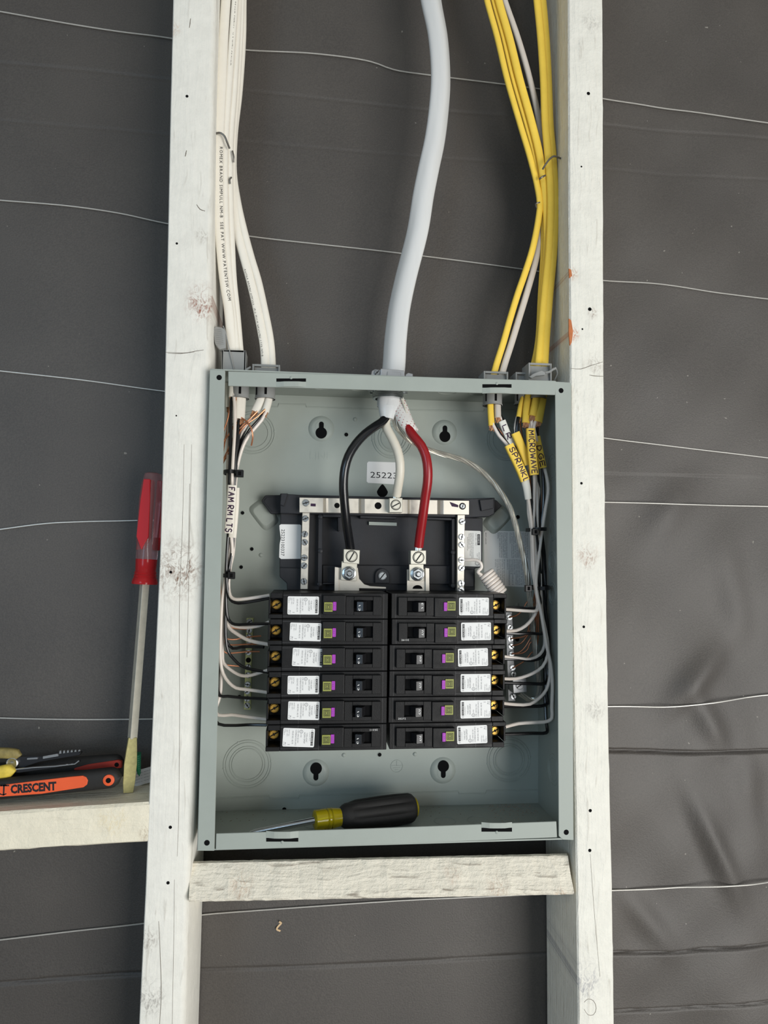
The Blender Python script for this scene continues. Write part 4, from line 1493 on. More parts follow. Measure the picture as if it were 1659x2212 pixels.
def clamp(label, u0, u1, vtop, ucol, rcol, vcol, yc=46, depth=24, tongue=True):
    y0, y1 = yc - depth / 2, yc + depth / 2
    a, c = P(u0, vtop, y0), P(u1, vtop, y0)
    x0, x1, zt = a[0], c[0], (a[2] + c[2]) / 2
    root = thing('cable_clamp', label, 'cable clamp', ((x0 + x1) / 2, yc, 0), 'grey cable clamps on the panel box')
    b = MB()
    t = 1.7
    b.box(x0, x0 + t, y0, y1, 0.2, zt)
    b.box(x1 - t, x1, y0, y1, 0.2, zt)
    b.box(x0 + t, x1 - t, y1 - t, y1, 0.2, zt)
    b.box(x0 + t, x1 - t, y0, y0 + t, zt - t * 1.3, zt)
    b.build('frame', CG, root, bevel=0.3)
    if tongue:
        MB().prism([(x0 + t + .3, y0 + 1.5, 0.4), (x1 - t - .3, y0 + 1.5, 0.4), (x1 - t - .3, y0 + 5, zt - 2.2), (x0 + t + .3, y0 + 5, zt - 2.2)],
                   [(x0 + t + .3, y0 + 3.0, 0.4), (x1 - t - .3, y0 + 3.0, 0.4), (x1 - t - .3, y0 + 6.2, zt - 2.2), (x0 + t + .3, y0 + 6.2, zt - 2.2)]).build('tongue', CG, root)
    q = P(ucol, vcol, yc - rcol)
    cb = ring_wall(MB(), q[0], yc, -1.6, q[2], rcol, rcol - 1.7).build('collar', CG, root, smooth=True)
    ring_wall(MB(), q[0], yc, q[2] + 1.0, q[2], rcol + 0.7, rcol - 1.0).build('collar_rim', CG, root, smooth=True)
    for da in (-0.9, 0.1):
        xx = q[0] + (rcol + 0.05) * math.sin(da)
        yy = yc - (rcol + 0.05) * math.cos(da)
        MB().box(xx - 1.2, xx + 1.2, yy - 0.2, yy + 0.6, q[2] + 3.2, -2.2).build('snap_slot', MATS['hole_dark'], root)
    return root


c1 = clamp('tall grey plastic cable clamp beside the left stud, ridged flap swung up', 479, 531, 756, 516, 9.4, 857, tongue=False)
p0 = [P(u, v, 34) for u, v in [(479, 756), (531, 757), (531, 800), (479, 800)]]
MB().prism([(q[0], 34, q[2]) for q in p0], [(q[0], 35.6, q[2]) for q in p0]).build('front_panel', CG, c1, bevel=0.3)
fl_ = MB().slab([(460, 710), (466, 704.5), (479, 707), (487, 712), (487.5, 752), (474, 755), (464, 742)], 30, 40).build('flap', CG, c1, bevel=0.6)
for i in range(9):
    u, v = 461 + i * 0.6, 711 + i * 4.1
    MB().slab([(u, v), (u + 17, v - 2.0), (u + 17, v - 0.4), (u, v + 1.6)], 29.2, 30.2).build('grip_ridge', CG, fl_)
MB().tube([P(482, 704, 31), P(487, 716, 31), P(496, 758, 32), P(505, 798, 33)], 0.5, 6).build('tether', CG, c1)
MB().slab([(529, 797), (541, 791), (542, 794), (531, 801)], 33, 36).build('latch_tip', CG, c1)
clamp('short grey plastic cable clamp holding two white cables, left of the service cable', 545, 605, 787, 571.5, 10.2, 858)
clamp('grey plastic cable clamp holding one yellow and one white cable', 1045, 1098, 802, 1069, 10.2, 872)
clamp('low grey plastic cable clamp between two others at the right', 1114, 1146, 804, 1134, 8.6, 871, yc=52)
c5 = clamp('tall grey plastic cable clamp beside the right stud, loose latch hooked across it', 1142, 1192, 784, 1168, 8.0, 858, yc=40)
MB().slab([(1143, 814), (1152, 807), (1170, 800), (1178, 804), (1178, 810), (1158, 812), (1149, 817)], 22, 26).build('loose_latch', CG, c5, bevel=0.4)
MB().tube(path([(1178, 805, 24), (1187, 803, 23), (1194, 798, 22), (1201, 795, 22)], 2), 1.3, 6).build('latch_arm', CG, c5, smooth=True)
MB().tube(path([(1201, 796, 23), (1204, 806, 26), (1198, 821, 32)], 2), 0.7, 6).build('latch_tether', CG, c5, smooth=True)

# metal connector of the service cable
mc = thing('service_connector', 'silver metal two screw connector clamping the thick grey service cable', 'connector', tuple(P(840, 826, 48)))
cx = P(838, 850, 48)[0]
a, c = P(822, 797, 34), P(873, 801, 34)
MB().plate([(a[0] - 1, 0.2), (c[0] + 1, 0.2), (c[0], c[2]), (a[0], a[2])], 32, 36).build('clamp_strap', MATS['die_cast'], mc, bevel=0.8, seg=2)
MB().plate([(a[0] + 6, 2), (c[0] - 3, 2), (c[0] - 4, c[2] - 2.6), (a[0] + 7, a[2] - 3)], 31.2, 32.2).build('strap_rib', MATS['die_cast'], mc, bevel=0.3)
for u0, u1, v0 in ((799, 823, 798), (872, 892, 806)):
    q0, q1 = P(u0, v0, 35), P(u1, v0, 35)
    MB().plate([(q0[0], 0.2), (q1[0], 0.2), (q1[0], q0[2] - 0.5), ((q0[0] + q1[0]) / 2, q0[2] + 0.5), (q0[0] + 2, q0[2] - 1.5)], 34, 42).build('ear', MATS['die_cast'], mc, bevel=0.6)
q = P(814.5, 805, 33)
screw(mc, (q[0], 34, q[2]), 3.3, 2.2, 0.8, 'combo')
ring_wall(MB(), cx, 48, 0.2, 7, 16.5, 13).build('hub', MATS['die_cast'], mc, smooth=True)
ring_wall(MB(), cx, 48, -1.5, -5.5, 19.0, 15.5, 8).build('locknut', MATS['zinc'], mc)
for k in range(8):
    a_ = k * math.pi / 4 + 0.2
    x, y = cx + 19.5 * math.cos(a_), 48 + 19.5 * math.sin(a_)
    MB().box(x - 2.2, x + 2.2, y - 1.6, y + 1.6, -6.5, -1.6).build('locknut_lug', MATS['zinc'], mc, bevel=0.4)
for k in range(5):
    ring_wall(MB(), cx, 48, -5.6 - k * 1.7, -7.0 - k * 1.7, 16.6 - (0.5 if k == 4 else 0), 13.5, 32).build('thread', MATS['zinc'], mc, smooth=True)

# ------------------------------------------------------------------ service cable
sv = thing('service_cable', 'thick grey service cable entering the top of the panel box', 'cable', tuple(P(838, 905, 46)))
jp = path([(925, -60, 52), (931, 0, 50), (946, 80, 46), (952, 169, 42), (948, 236, 41), (939, 304, 41), (926, 365, 42), (915, 420, 43), (902, 500, 45), (876, 603, 47), (862, 670, 48), (854, 738, 48), (850, 800, 48), (841, 850, 48), (839, 880, 47)], 5)
d0 = jp[0] - jp[3]
jp = np.vstack([jp[0] + d0 / np.linalg.norm(d0) * np.array([[300.0], [150.0]]), jp])
MB().tube(jp, lambda t: 11.4 + 0.5 * math.sin(9 * t), 40, r2=lambda t: 7.6 + 0.9 * math.sin(7 * t + 1), twist=lambda t: 0.45 * math.sin(6.0 * t), lobe=0.05).build('jacket', MATS['jacket_service'], sv, smooth=True)
# cut end of the jacket: a tapering half sleeve
jp2 = path([(840, 858, 47), (838, 885, 45), (836, 905, 44)], 3)
MB().tube(jp2, lambda t: 11.6 - 4.5 * t * t, 20, r2=lambda t: 8.2 - 2.6 * t).build('jacket_end', MATS['jacket_service'], sv, smooth=True)
tp = path([(864, 858, 48), (867, 878, 45), (871, 898, 41), (881, 918, 37), (892, 936, 36)], 2.5)
tape = MB().tube(tp, lambda t: 3.4 + 4.2 * math.sin(math.pi * min(1, t * 1.25) * 0.8) + (1.5 * t), 14, r2=lambda t: 2.6 + 2.6 * t).build('fibre_tape', MATS['ptape'], sv, smooth=True, label='white reinforced tape with dark red dots')
dots = MB()
for i, cpt in enumerate(tp[2:-1]):
    for j in range(-3, 4):
        if (i + j) % 2:
            t = (i + 2) / len(tp)
            w = 3.4 + 4.2 * math.sin(math.pi * min(1, t * 1.25) * 0.8) + 1.5 * t
            x = cpt[0] + j / 3.6 * w
            y = cpt[1] - (2.6 + 2.6 * t) * math.sqrt(max(0, 1 - (j / 3.6) ** 2)) - 0.25
            dots.box(x - 0.5, x + 0.5, y, y + 0.3, cpt[2] - 0.5 + 0.25 * j, cpt[2] + 0.5 + 0.25 * j)
dots.build('tape_dots', MATS['ptape_dots'], tape)
MB().tube(path([(868, 862, 42), (876, 885, 39), (882, 906, 38)], 2), 0.9, 8).build('rip_cord', MATS['conductor_white'], sv, smooth=True)
MB().tube(path([(840, 890, 47), (828, 909, 42), (808, 923, 34), (788, 938, 28), (768, 960, 24), (753, 985, 22), (745, 1012, 22), (742, 1045, 24), (743.5, 1078, 28), (748, 1125, 36), (755, 1172, 47), (757, 1186, 50)]), 4.7, 16).build('black_conductor', MATS['conductor_black'], sv, smooth=True)
MB().tube(path([(838, 890, 48), (833, 918, 45), (846, 945, 41), (858, 972, 38), (864, 1000, 37), (863.5, 1028, 40), (859, 1055, 47), (857, 1070, 52)]), 4.8, 16).build('white_conductor', MATS['conductor_white'], sv, smooth=True)
MB().tube(path([(862, 890, 46), (878, 918, 38), (893, 942, 32), (910, 963, 27), (920, 987, 25), (924, 1014, 25), (923.5, 1041, 27), (919, 1073, 32), (914, 1110, 38), (907.5, 1156, 46), (904.5, 1181, 50)]), 5.0, 16).build('red_conductor', MATS['conductor_red'], sv, smooth=True)
for (u0, v0, u1, v1, Y, nm) in ((755.5, 1178, 759, 1190, 50, 0), (857, 1066, 856, 1078, 52, 0), (904.5, 1176, 903.5, 1193, 50, 0)):
    a, c = P(u0, v0, Y), P(u1, v1, Y)
    for k in range(7):
        an = k * 2 * math.pi / 6
        off = np.array((math.cos(an), math.sin(an), 0)) * (2.4 if k < 6 else 0)
        MB().tube([a + off, c + off], 1.3, 8).build('strand', MATS['aluminium'], sv, smooth=True)
# bare stranded ground conductor
gp = path([(850, 900, 50), (856, 920, 52), (866, 934, 54), (887, 953, 58), (926, 972, 62), (956, 981, 63), (998, 993, 62), (1031, 1011, 60), (1061, 1038, 58), (1083, 1066, 56), (1101, 1096, 55), (1114, 1135, 55), (1123, 1172, 56), (1131, 1205, 57), (1139, 1245, 58), (1143, 1275, 60),
           (1147, 1318, 62), (1151, 1360, 64), (1156, 1400, 66), (1160, 1435, 68), (1165, 1470, 70), (1165, 1495, 72), (1158, 1510, 74), (1146, 1512, 75), (1133, 1505, 76), (1122, 1497, 76)], 3.0, True)
T_ = np.gradient(gp, axis=0)
T_ /= np.linalg.norm(T_, axis=1)[:, None]
arc = np.r_[0, np.cumsum(np.linalg.norm(np.diff(gp, axis=0), axis=1))]
N_ = np.array((0, -1.0, 0)) - T_ * (T_ @ np.array((0, -1.0, 0)))[:, None]
N_ /= np.linalg.norm(N_, axis=1)[:, None]
B_ = np.cross(T_, N_)
for k in range(7):
    if k < 6:
        ph = arc / 95.0 * 2 * math.pi + k * math.pi / 3
        q = gp + 2.05 * (np.cos(ph)[:, None] * N_ + np.sin(ph)[:, None] * B_)
    else:
        q = gp
    MB().tube(q, 1.08, 7).build('ground_strand', MATS['aluminium'], sv, smooth=True)

# ------------------------------------------------------------------ sheathed cables and their wires
WB, WW, CU = MATS['wire_black'], MATS['wire_white'], MATS['copper']


def cable(label, jmat, jpts, a, b2, tw, wires, group, text=None):
    pts = path(jpts, 6)
    d0 = pts[0] - pts[3]
    pts = np.vstack([pts[0] + d0 / np.linalg.norm(d0) * np.array([[300.0], [150.0]]), pts])
    root = thing('sheathed_cable', label, 'cable', tuple(pts[-1]), group)
    j = MB().tube(pts, lambda t: a, 18, r2=lambda t: b2, twist=tw).build('jacket', jmat, root, smooth=True)
    for nm, mt, r, wp in wires:
        MB().tube(path(wp, 5, True), r, 8).build(nm, mt, root, smooth=True)
    # brown filler paper torn off at the end of the jacket
    e = pts[-1]
    d = pts[-1] - pts[-4]
    d /= np.linalg.norm(d)
    nn = 9
    vs, fs = [], []
    for i in range(6):
        for k in range(nn):
            an = math.pi * (k / (nn - 1) - 0.5) * 1.5
            rr = a * 0.75 * (1 + 0.12 * i * math.sin(3 * k + i)) * (1 - 0.07 * i)
            vs.append(e + d * (i * 1.4 - 1.5) + np.array((rr * math.sin(an), -b2 * 0.6 * math.cos(an) + 0.8 * math.sin(2.3 * k + i), 0.9 * math.sin(1.7 * k))))
    for i in range(5):
        for k in range(nn - 1):
            fs.append((i * nn + k, i * nn + k + 1, (i + 1) * nn + k + 1, (i + 1) * nn + k))
    fp = MB().add(vs, fs)
    n0 = len(fp.v)
    fp.add([np.array(v) + np.array((0, 0.35, 0)) for v in vs], [f[::-1] for f in fs])
    fp.build('filler_paper', MATS['kraft'], root)
    if text:
        txt, t0, sz, side = text
        arc = np.r_[0, np.cumsum(np.linalg.norm(np.diff(pts, axis=0), axis=1))]
        tb = MB()
        s = arc[-1] * t0
        for ch in txt:
            v, f = text_geo(ch, sz)
            adv = sz * 0.42 if len(v) == 0 else v[:, 0].max() + sz * 0.16
            if s + adv > arc[-1] - 5:
                break
            if len(v):
                c = np.array([np.interp(s, arc, pts[:, i]) for i in range(3)])
                c2 = np.array([np.interp(s + 2, arc, pts[:, i]) for i in range(3)])
                tg = (c2 - c) / np.linalg.norm(c2 - c)
                n = np.array((0, -1.0, 0))
                n -= tg * (n @ tg)
                n /= np.linalg.norm(n)
                sd = np.cross(n, tg)
                if sd[0] < 0:
                    sd = -sd
                tb.add([c + n * (b2 + 0.12 - 0.05 * abs(y)) + tg * x + sd * (y + side) for x, y in v], f)
            s += adv
        tb.build('jacket_print', MATS['ink'], j)
    return root


GL, GR = 'white sheathed cables at the left', 'yellow sheathed cables at the right'
JW, JY = MATS['jacket_white'], MATS['jacket_yellow']
cable('white sheathed cable, leftmost of the bundle along the left stud', JW,
      [(492, -60, 34), (488, 0, 34), (483, 80, 34), (478, 200, 33), (474, 290, 32), (473, 371, 32), (475, 500, 33), (484, 603, 36), (494, 670, 39), (501, 751, 42), (505, 800, 43), (505, 836, 42), (504, 858, 41)], 4.9, 2.7, 0.15,
      [('black_wire', WB, 1.6, [(501, 850, 42), (499, 880, 39), (499, 920, 38), (498, 970, 37), (496, 1021, 37), (495, 1060, 40), (493, 1150, 42), (490, 1200, 44), (489, 1243, 46), (491, 1272, 48), (495, 1290, 48), (502, 1299, 46), (515, 1303, 44), (540, 1300, 42), (582, 1292, 42)]),
       ('white_wire', WW, 1.7, [(505, 850, 40), (507, 890, 36), (507, 930, 35), (504, 980, 34), (502, 1021, 34), (501, 1060, 38), (499, 1150, 40), (502, 1190, 44), (495, 1243, 48), (494, 1270, 50), (498, 1288, 47), (506, 1294, 45), (520, 1294.5, 43), (550, 1291, 41), (582, 1286, 41)]),
       ('ground_wire', CU, 0.85, [(499, 855, 46), (493, 900, 50), (474, 960, 56), (474, 1021, 60), (470, 1150, 66), (470, 1300, 72), (495, 1352, 76), (510, 1358, 78), (530, 1359, 82), (538, 1360, 83)])], GL,
      ('ROMEX BRAND SIMPULL NM-B  SEE PAT WWW.PATENTSW.COM', 0.655, 4.5, 1.0))
cable('white sheathed cable, second from the left along the left stud', JW,
      [(511, -60, 38), (508, 0, 38), (502, 80, 38), (493, 200, 37), (487, 290, 36), (485, 371, 36), (488, 500, 37), (495, 603, 40), (502, 670, 42), (511, 751, 44), (515, 800, 45), (517, 850, 44), (515, 905, 42)], 4.0, 2.6, 0.5,
      [('black_wire', WB, 1.6, [(516, 898, 42), (513, 940, 39), (509, 985, 38), (507, 1021, 38), (505, 1100, 42), (503, 1180, 44), (494, 1235, 46), (489, 1275, 50), (491, 1330, 52), (497, 1343, 52), (508, 1349, 50), (540, 1348, 47), (582, 1347, 45)]),
       ('white_wire', WW, 1.7, [(514, 898, 42), (509, 955, 42), (505, 1021, 42), (508, 1100, 44), (506, 1160, 46), (503, 1200, 47), (492, 1243, 50), (488, 1290, 56), (495, 1345, 58), (508, 1353, 55), (530, 1355.5, 52), (560, 1352, 48), (582, 1343, 46)]),
       ('ground_wire', CU, 0.85, [(513, 900, 46), (500, 930, 50), (474, 970, 54), (474, 1021, 58), (470, 1150, 64), (470, 1300, 72), (488, 1378, 76), (497, 1381, 78), (510, 1381, 80), (524, 1378, 81), (548, 1375, 82), (564, 1374, 82)])], GL,
      ('ROMEX BRAND SIMPULL  14-2 WITH GROUND', 0.41, 3.4, -1.0))
cable('thin looking white sheathed cable, third from the left along the left stud', JW,
      [(519, -60, 44), (517, 0, 44), (513, 80, 44), (506, 200, 42), (499, 290, 41), (497, 371, 41), (500, 500, 42), (505, 603, 44), (512, 670, 46), (519, 751, 47), (523, 800, 47), (525, 850, 46), (522, 906, 44)], 3.6, 2.5, 0.75,
      [('black_wire', WB, 1.6, [(522, 900, 45), (515, 950, 44), (509, 1021, 44), (499, 1100, 48), (495, 1200, 50), (488, 1243, 52), (486, 1300, 60), (489, 1385, 66), (503, 1401, 66), (520, 1398, 62), (540, 1397, 56), (570, 1398, 50)]),
       ('white_wire', WW, 1.9, [(520, 900, 46), (512, 960, 46), (506, 1021, 46), (500, 1150, 48), (495, 1243, 50), (487, 1290, 55), (489, 1340, 58), (497, 1358, 58), (510, 1368, 56), (530, 1380, 53), (548, 1386, 50), (580, 1392, 46)]),
       ('ground_wire', CU, 0.85, [(521, 902, 42), (534, 912, 36), (543, 926, 34), (546, 945, 36), (543, 962, 42)])], GL)
cable('white sheathed cable at the back of the left bundle, nearest the wall', JW,
      [(524, -60, 52), (522, 0, 52), (520, 80, 52), (512, 200, 52), (500, 290, 54), (494, 371, 56), (492, 500, 58), (494, 603, 58), (496, 670, 57), (496, 751, 56), (496, 800, 55), (496, 850, 52), (496, 880, 52)], 4.4, 2.4, 0.2,
      [('black_wire', WB, 1.6, [(497, 872, 54), (497, 960, 54), (497, 1021, 50), (495, 1150, 50), (489, 1243, 50), (488, 1300, 52), (488, 1380, 55), (493, 1408, 56), (505, 1424, 56), (520, 1438, 54), (535, 1444, 52), (580, 1453, 46)]),
       ('white_wire', WW, 1.7, [(495, 872, 56), (493, 960, 56), (492, 1021, 48), (494, 1150, 50), (487, 1243, 52), (484, 1300, 58), (481, 1400, 62), (483, 1432, 62), (497, 1446, 60), (515, 1457, 58), (528, 1460, 55), (545, 1458, 52), (580, 1447, 46)]),
       ('ground_wire', CU, 0.85, [(493, 872, 58), (490, 930, 58), (474, 1021, 60), (470, 1150, 66), (470, 1300, 74), (487, 1390, 78), (495, 1393, 79), (530, 1392, 81), (560, 1391, 82)])], GL)
cable('white sheathed cable bowing away to the right, left one of the pair', JW,
      [(520, -60, 46), (519, 0, 46), (516, 80, 47), (509, 200, 48), (502, 290, 49), (500, 371, 50), (506, 460, 50), (512, 501, 50), (528, 560, 50), (540, 603, 50), (556, 670, 49), (566, 720, 48), (571, 751, 48), (573, 800, 48), (566, 856, 46), (551, 890, 44)], 4.6, 2.7, 0.2,
      [('black_wire', WB, 1.6, [(554, 884, 46), (538, 912, 47), (525, 938, 46), (514, 980, 44), (508, 1021, 43), (500, 1150, 50), (490, 1243, 54), (480, 1300, 60), (474, 1400, 62), (470, 1480, 62), (475, 1503, 60), (492, 1504, 58), (520, 1507, 54), (577, 1510, 46)]),
       ('white_wire', WW, 1.7, [(552, 884, 45), (535, 914, 46), (520, 945, 46), (512, 990, 46), (509, 1021, 46), (500, 1150, 46), (488, 1243, 50), (480, 1300, 54), (477, 1430, 56), (482, 1455, 56), (495, 1475, 54), (510, 1486, 52), (530, 1489, 50), (580, 1496, 46)]),
       ('ground_wire', CU, 0.85, [(556, 888, 42), (540, 905, 42), (525, 918, 42), (510, 935, 44), (498, 960, 50), (474, 1021, 58), (470, 1150, 66), (470, 1300, 74), (486, 1409, 78), (499, 1411, 79), (530, 1408, 81), (561, 1407.5, 82)])], GL,
      ('ROMEX BRAND SIMPULL  14-2 WITH GROUND TYPE NM-B', 0.80, 3.0, -3.2))
cable('white sheathed cable bowing away to the right, right one of the pair', JW,
      [(527, -60, 50), (525, 0, 50), (524, 80, 51), (516, 200, 52), (506, 290, 53), (504, 371, 53), (514, 440, 52), (528, 501, 52), (544, 560, 52), (557, 603, 52), (572, 670, 51), (582, 720, 50), (586, 751, 50), (588, 800, 50), (582, 858, 46), (573, 890, 43)], 4.0, 2.7, 0.5,
      [('black_wire', WB, 1.6, [(575, 884, 44), (560, 906, 43), (540, 928, 43), (526, 952, 42), (514, 990, 42), (509, 1021, 41), (503, 1100, 46), (490, 1243, 56), (478, 1350, 64), (468, 1500, 66), (464, 1550, 64), (472, 1564, 60), (500, 1567, 56), (540, 1565.5, 50), (576, 1566, 46)]),
       ('white_wire', WW, 1.7, [(577, 884, 43), (565, 908, 41), (546, 930, 41), (530, 953, 41), (518, 985, 42), (511, 1021, 42), (505, 1100, 46), (489, 1243, 56), (478, 1340, 62), (476, 1500, 64), (466, 1535, 62), (473, 1545, 60), (500, 1544, 57), (530, 1548, 52), (576, 1554, 46)]),
       ('ground_wire', CU, 0.85, [(573, 884, 40), (556, 900, 39), (536, 914, 39), (520, 930, 40), (505, 960, 48), (474, 1021, 58), (470, 1150, 66), (480, 1350, 74), (483, 1432, 78), (495, 1437, 79), (515, 1439, 81), (534, 1441, 82)])], GL)

cable('yellow sheathed cable bowing left into the clamp shared with a white cable', JY,
      [(1040, -60, 42), (1052, 0, 42), (1074, 80, 41), (1095, 169, 40), (1124, 270, 40), (1144, 337, 41), (1160, 400, 43), (1166, 440, 44), (1164, 467, 44), (1151, 535, 44), (1134, 590, 44), (1118, 636, 44), (1100, 695, 45), (1088, 738, 45), (1069, 800, 46), (1060, 850, 44), (1060, 890, 42), (1062, 920, 40)], 4.0, 2.6, 0.45,
      [('white_wire', WW, 1.8, [(1062, 912, 40), (1078, 941, 37), (1096, 961, 34), (1115, 994, 34), (1134, 1037, 35), (1141, 1075, 38), (1149, 1142, 41), (1152, 1200, 44), (1156, 1268, 44), (1162, 1303, 42), (1158, 1322, 44), (1150, 1336, 44), (1135, 1352, 44), (1115, 1362, 45), (1088, 1363, 46)]),
       ('black_wire', WB, 1.7, [(1064, 912, 42), (1084, 943, 40), (1099, 962, 37), (1117, 994, 36), (1137, 1037, 36), (1148, 1080, 42), (1155, 1142, 45), (1163, 1200, 48), (1166, 1268, 52), (1174, 1330, 56), (1178, 1362, 56), (1168, 1369, 52), (1150, 1368, 49), (1120, 1369, 47), (1088, 1367, 46)]),
       ('ground_wire', CU, 0.85, [(1066, 916, 41), (1082, 934, 42), (1100, 965, 48), (1130, 1030, 60), (1150, 1142, 66), (1156, 1268, 74), (1150, 1300, 76), (1141, 1298, 76), (1133, 1310, 77), (1125, 1322, 78), (1115, 1330, 80), (1101, 1333, 83)])], GR)
cable('white sheathed cable among the yellow ones, entering the clamp at the right', MATS['jacket_grey_white'],
      [(1072, -60, 50), (1090, 0, 50), (1118, 80, 50), (1144, 169, 50), (1164, 260, 52), (1172, 337, 53), (1176, 420, 54), (1172, 490, 54), (1158, 560, 52), (1137, 636, 49), (1119, 695, 48), (1106, 738, 47), (1088, 795, 47), (1077, 840, 45), (1075, 870, 43), (1076, 903, 41)], 4.0, 2.7, 0.5,
      [('white_wire', WW, 1.7, [(1078, 895, 42), (1084, 912, 42), (1103, 957, 45), (1120, 1000, 48), (1132, 1040, 46), (1140, 1075, 42), (1142, 1110, 42), (1147, 1142, 44), (1149, 1180, 46), (1151, 1235, 46), (1157, 1268, 46), (1161, 1295, 44), (1164, 1310, 42), (1160, 1319, 40), (1145, 1320, 40), (1115, 1318, 42), (1088, 1316, 44)]),
       ('black_wire', WB, 1.7, [(1080, 895, 46), (1090, 915, 48), (1106, 957, 49), (1126, 1000, 52), (1148, 1080, 48), (1152, 1142, 48), (1158, 1200, 50), (1160, 1268, 50), (1167, 1302, 46), (1160, 1313, 46), (1110, 1312, 45), (1088, 1314, 46)]),
       ('ground_wire', CU, 0.85, [(1076, 897, 40), (1080, 912, 40), (1098, 950, 50), (1128, 1020, 62), (1150, 1142, 68), (1159, 1268, 76), (1148, 1330, 78), (1143, 1350, 78), (1138, 1371, 79), (1125, 1377, 80), (1104, 1379, 84)])], GR)
cable('yellow sheathed cable ending furthest left in the low middle clamp', JY,
      [(1052, -60, 46), (1066, 0, 46), (1088, 80, 45), (1109, 169, 44), (1138, 270, 45), (1156, 337, 46), (1168, 410, 48), (1174, 480, 50), (1174, 540, 51), (1168, 636, 52), (1162, 738, 52), (1152, 790, 52), (1134, 850, 48), (1126, 875, 44), (1121, 902, 42)], 3.8, 2.5, 0.5,
      [('white_wire', WW, 1.7, [(1119, 895, 43), (1113, 925, 42), (1118, 950, 43), (1130, 980, 44), (1150, 1025, 46), (1163, 1055, 47), (1161, 1085, 47), (1159, 1110, 47), (1157, 1142, 48), (1158, 1200, 56), (1163, 1268, 56), (1172, 1330, 60), (1176, 1395, 60), (1165, 1415, 56), (1145, 1424, 52), (1115, 1421, 48), (1086, 1418, 46)]),
       ('black_wire', WB, 1.9, [(1121, 895, 42), (1118, 912, 40), (1117, 940, 41), (1132, 980, 42), (1152, 1020, 44), (1158, 1080, 46), (1160, 1142, 48), (1166, 1200, 58), (1172, 1268, 60), (1182, 1350, 62), (1180, 1405, 60), (1168, 1420, 56), (1150, 1426, 53), (1120, 1424, 49), (1086, 1423, 46)]),
       ('ground_wire', CU, 0.85, [(1123, 898, 44), (1126, 930, 50), (1140, 1000, 60), (1156, 1142, 70), (1162, 1268, 78), (1146, 1360, 79), (1137, 1376, 79), (1125, 1390, 80), (1106, 1395, 84)])], GR)
cable('yellow sheathed cable cut long in the low middle clamp above the microwave tag', JY,
      [(1064, -60, 42), (1077, 0, 42), (1100, 80, 41), (1122, 169, 40), (1150, 270, 41), (1166, 337, 42), (1178, 420, 44), (1182, 500, 46), (1180, 560, 47), (1174, 636, 48), (1167, 738, 48), (1160, 790, 48), (1144, 848, 44), (1139, 875, 41), (1136, 914, 38)], 4.6, 2.6, 0.15,
      [('white_wire', WW, 1.7, [(1139, 905, 40), (1143, 924, 39), (1148, 976, 36), (1154, 1028, 38), (1154, 1080, 42), (1153, 1142, 44), (1157, 1200, 46), (1159, 1268, 42), (1166, 1310, 40), (1176, 1350, 40), (1183, 1390, 40), (1183, 1415, 42), (1172, 1440, 44), (1150, 1455, 44), (1115, 1466, 45), (1086, 1466, 46)]),
       ('black_wire', WB, 1.8, [(1136, 905, 40), (1143, 930, 42), (1147, 976, 39), (1150, 1028, 40), (1152, 1080, 44), (1157, 1142, 44), (1164, 1200, 50), (1170, 1268, 54), (1182, 1350, 58), (1190, 1430, 60), (1188, 1466, 58), (1177, 1476, 54), (1150, 1477, 50), (1115, 1476, 47), (1086, 1475, 46)]),
       ('ground_wire', CU, 0.85, [(1137, 906, 42), (1138, 925, 42), (1146, 980, 56), (1158, 1142, 70), (1163, 1268, 78), (1150, 1370, 79), (1142, 1385, 79), (1134, 1398, 80), (1122, 1409, 81), (1106, 1412, 84)])], GR)
cable('yellow sheathed cable ending highest in the tall right clamp', JY,
      [(1153, -60, 42), (1160, 0, 42), (1168, 80, 41), (1174, 169, 40), (1178, 270, 40), (1184, 337, 40), (1190, 430, 41), (1187, 535, 42), (1177, 636, 42), (1168, 738, 42), (1163, 790, 40), (1160, 850, 38), (1151, 899, 36)], 4.4, 2.7, 0.2,
      [('white_wire', WW, 1.7, [(1152, 892, 38), (1148, 910, 36), (1149, 926, 38), (1152, 976, 40), (1157, 1028, 42), (1160, 1080, 44), (1161, 1142, 46), (1166, 1200, 52), (1168, 1268, 52), (1172, 1330, 52), (1181, 1380, 52), (1190, 1430, 52), (1191, 1460, 50), (1180, 1490, 48), (1165, 1508, 46), (1145, 1521, 45), (1115, 1522, 45), (1086, 1519, 46)]),
       ('black_wire', WB, 1.8, [(1150, 892, 40), (1147, 930, 44), (1154, 980, 46), (1163, 1040, 50), (1166, 1142, 52), (1172, 1200, 60), (1178, 1268, 62), (1188, 1350, 64), (1194, 1440, 64), (1193, 1500, 62), (1188, 1520, 58), (1170, 1525, 54), (1140, 1526, 50), (1086, 1526, 46)]),
       ('ground_wire', CU, 0.85, [(1150, 894, 42), (1152, 930, 50), (1160, 1010, 62), (1164, 1142, 72), (1162, 1300, 78), (1160, 1330, 78), (1160, 1350, 78), (1155, 1380, 79), (1144, 1390, 79), (1140, 1402, 80), (1128, 1411, 81), (1106, 1412, 83)])], GR)
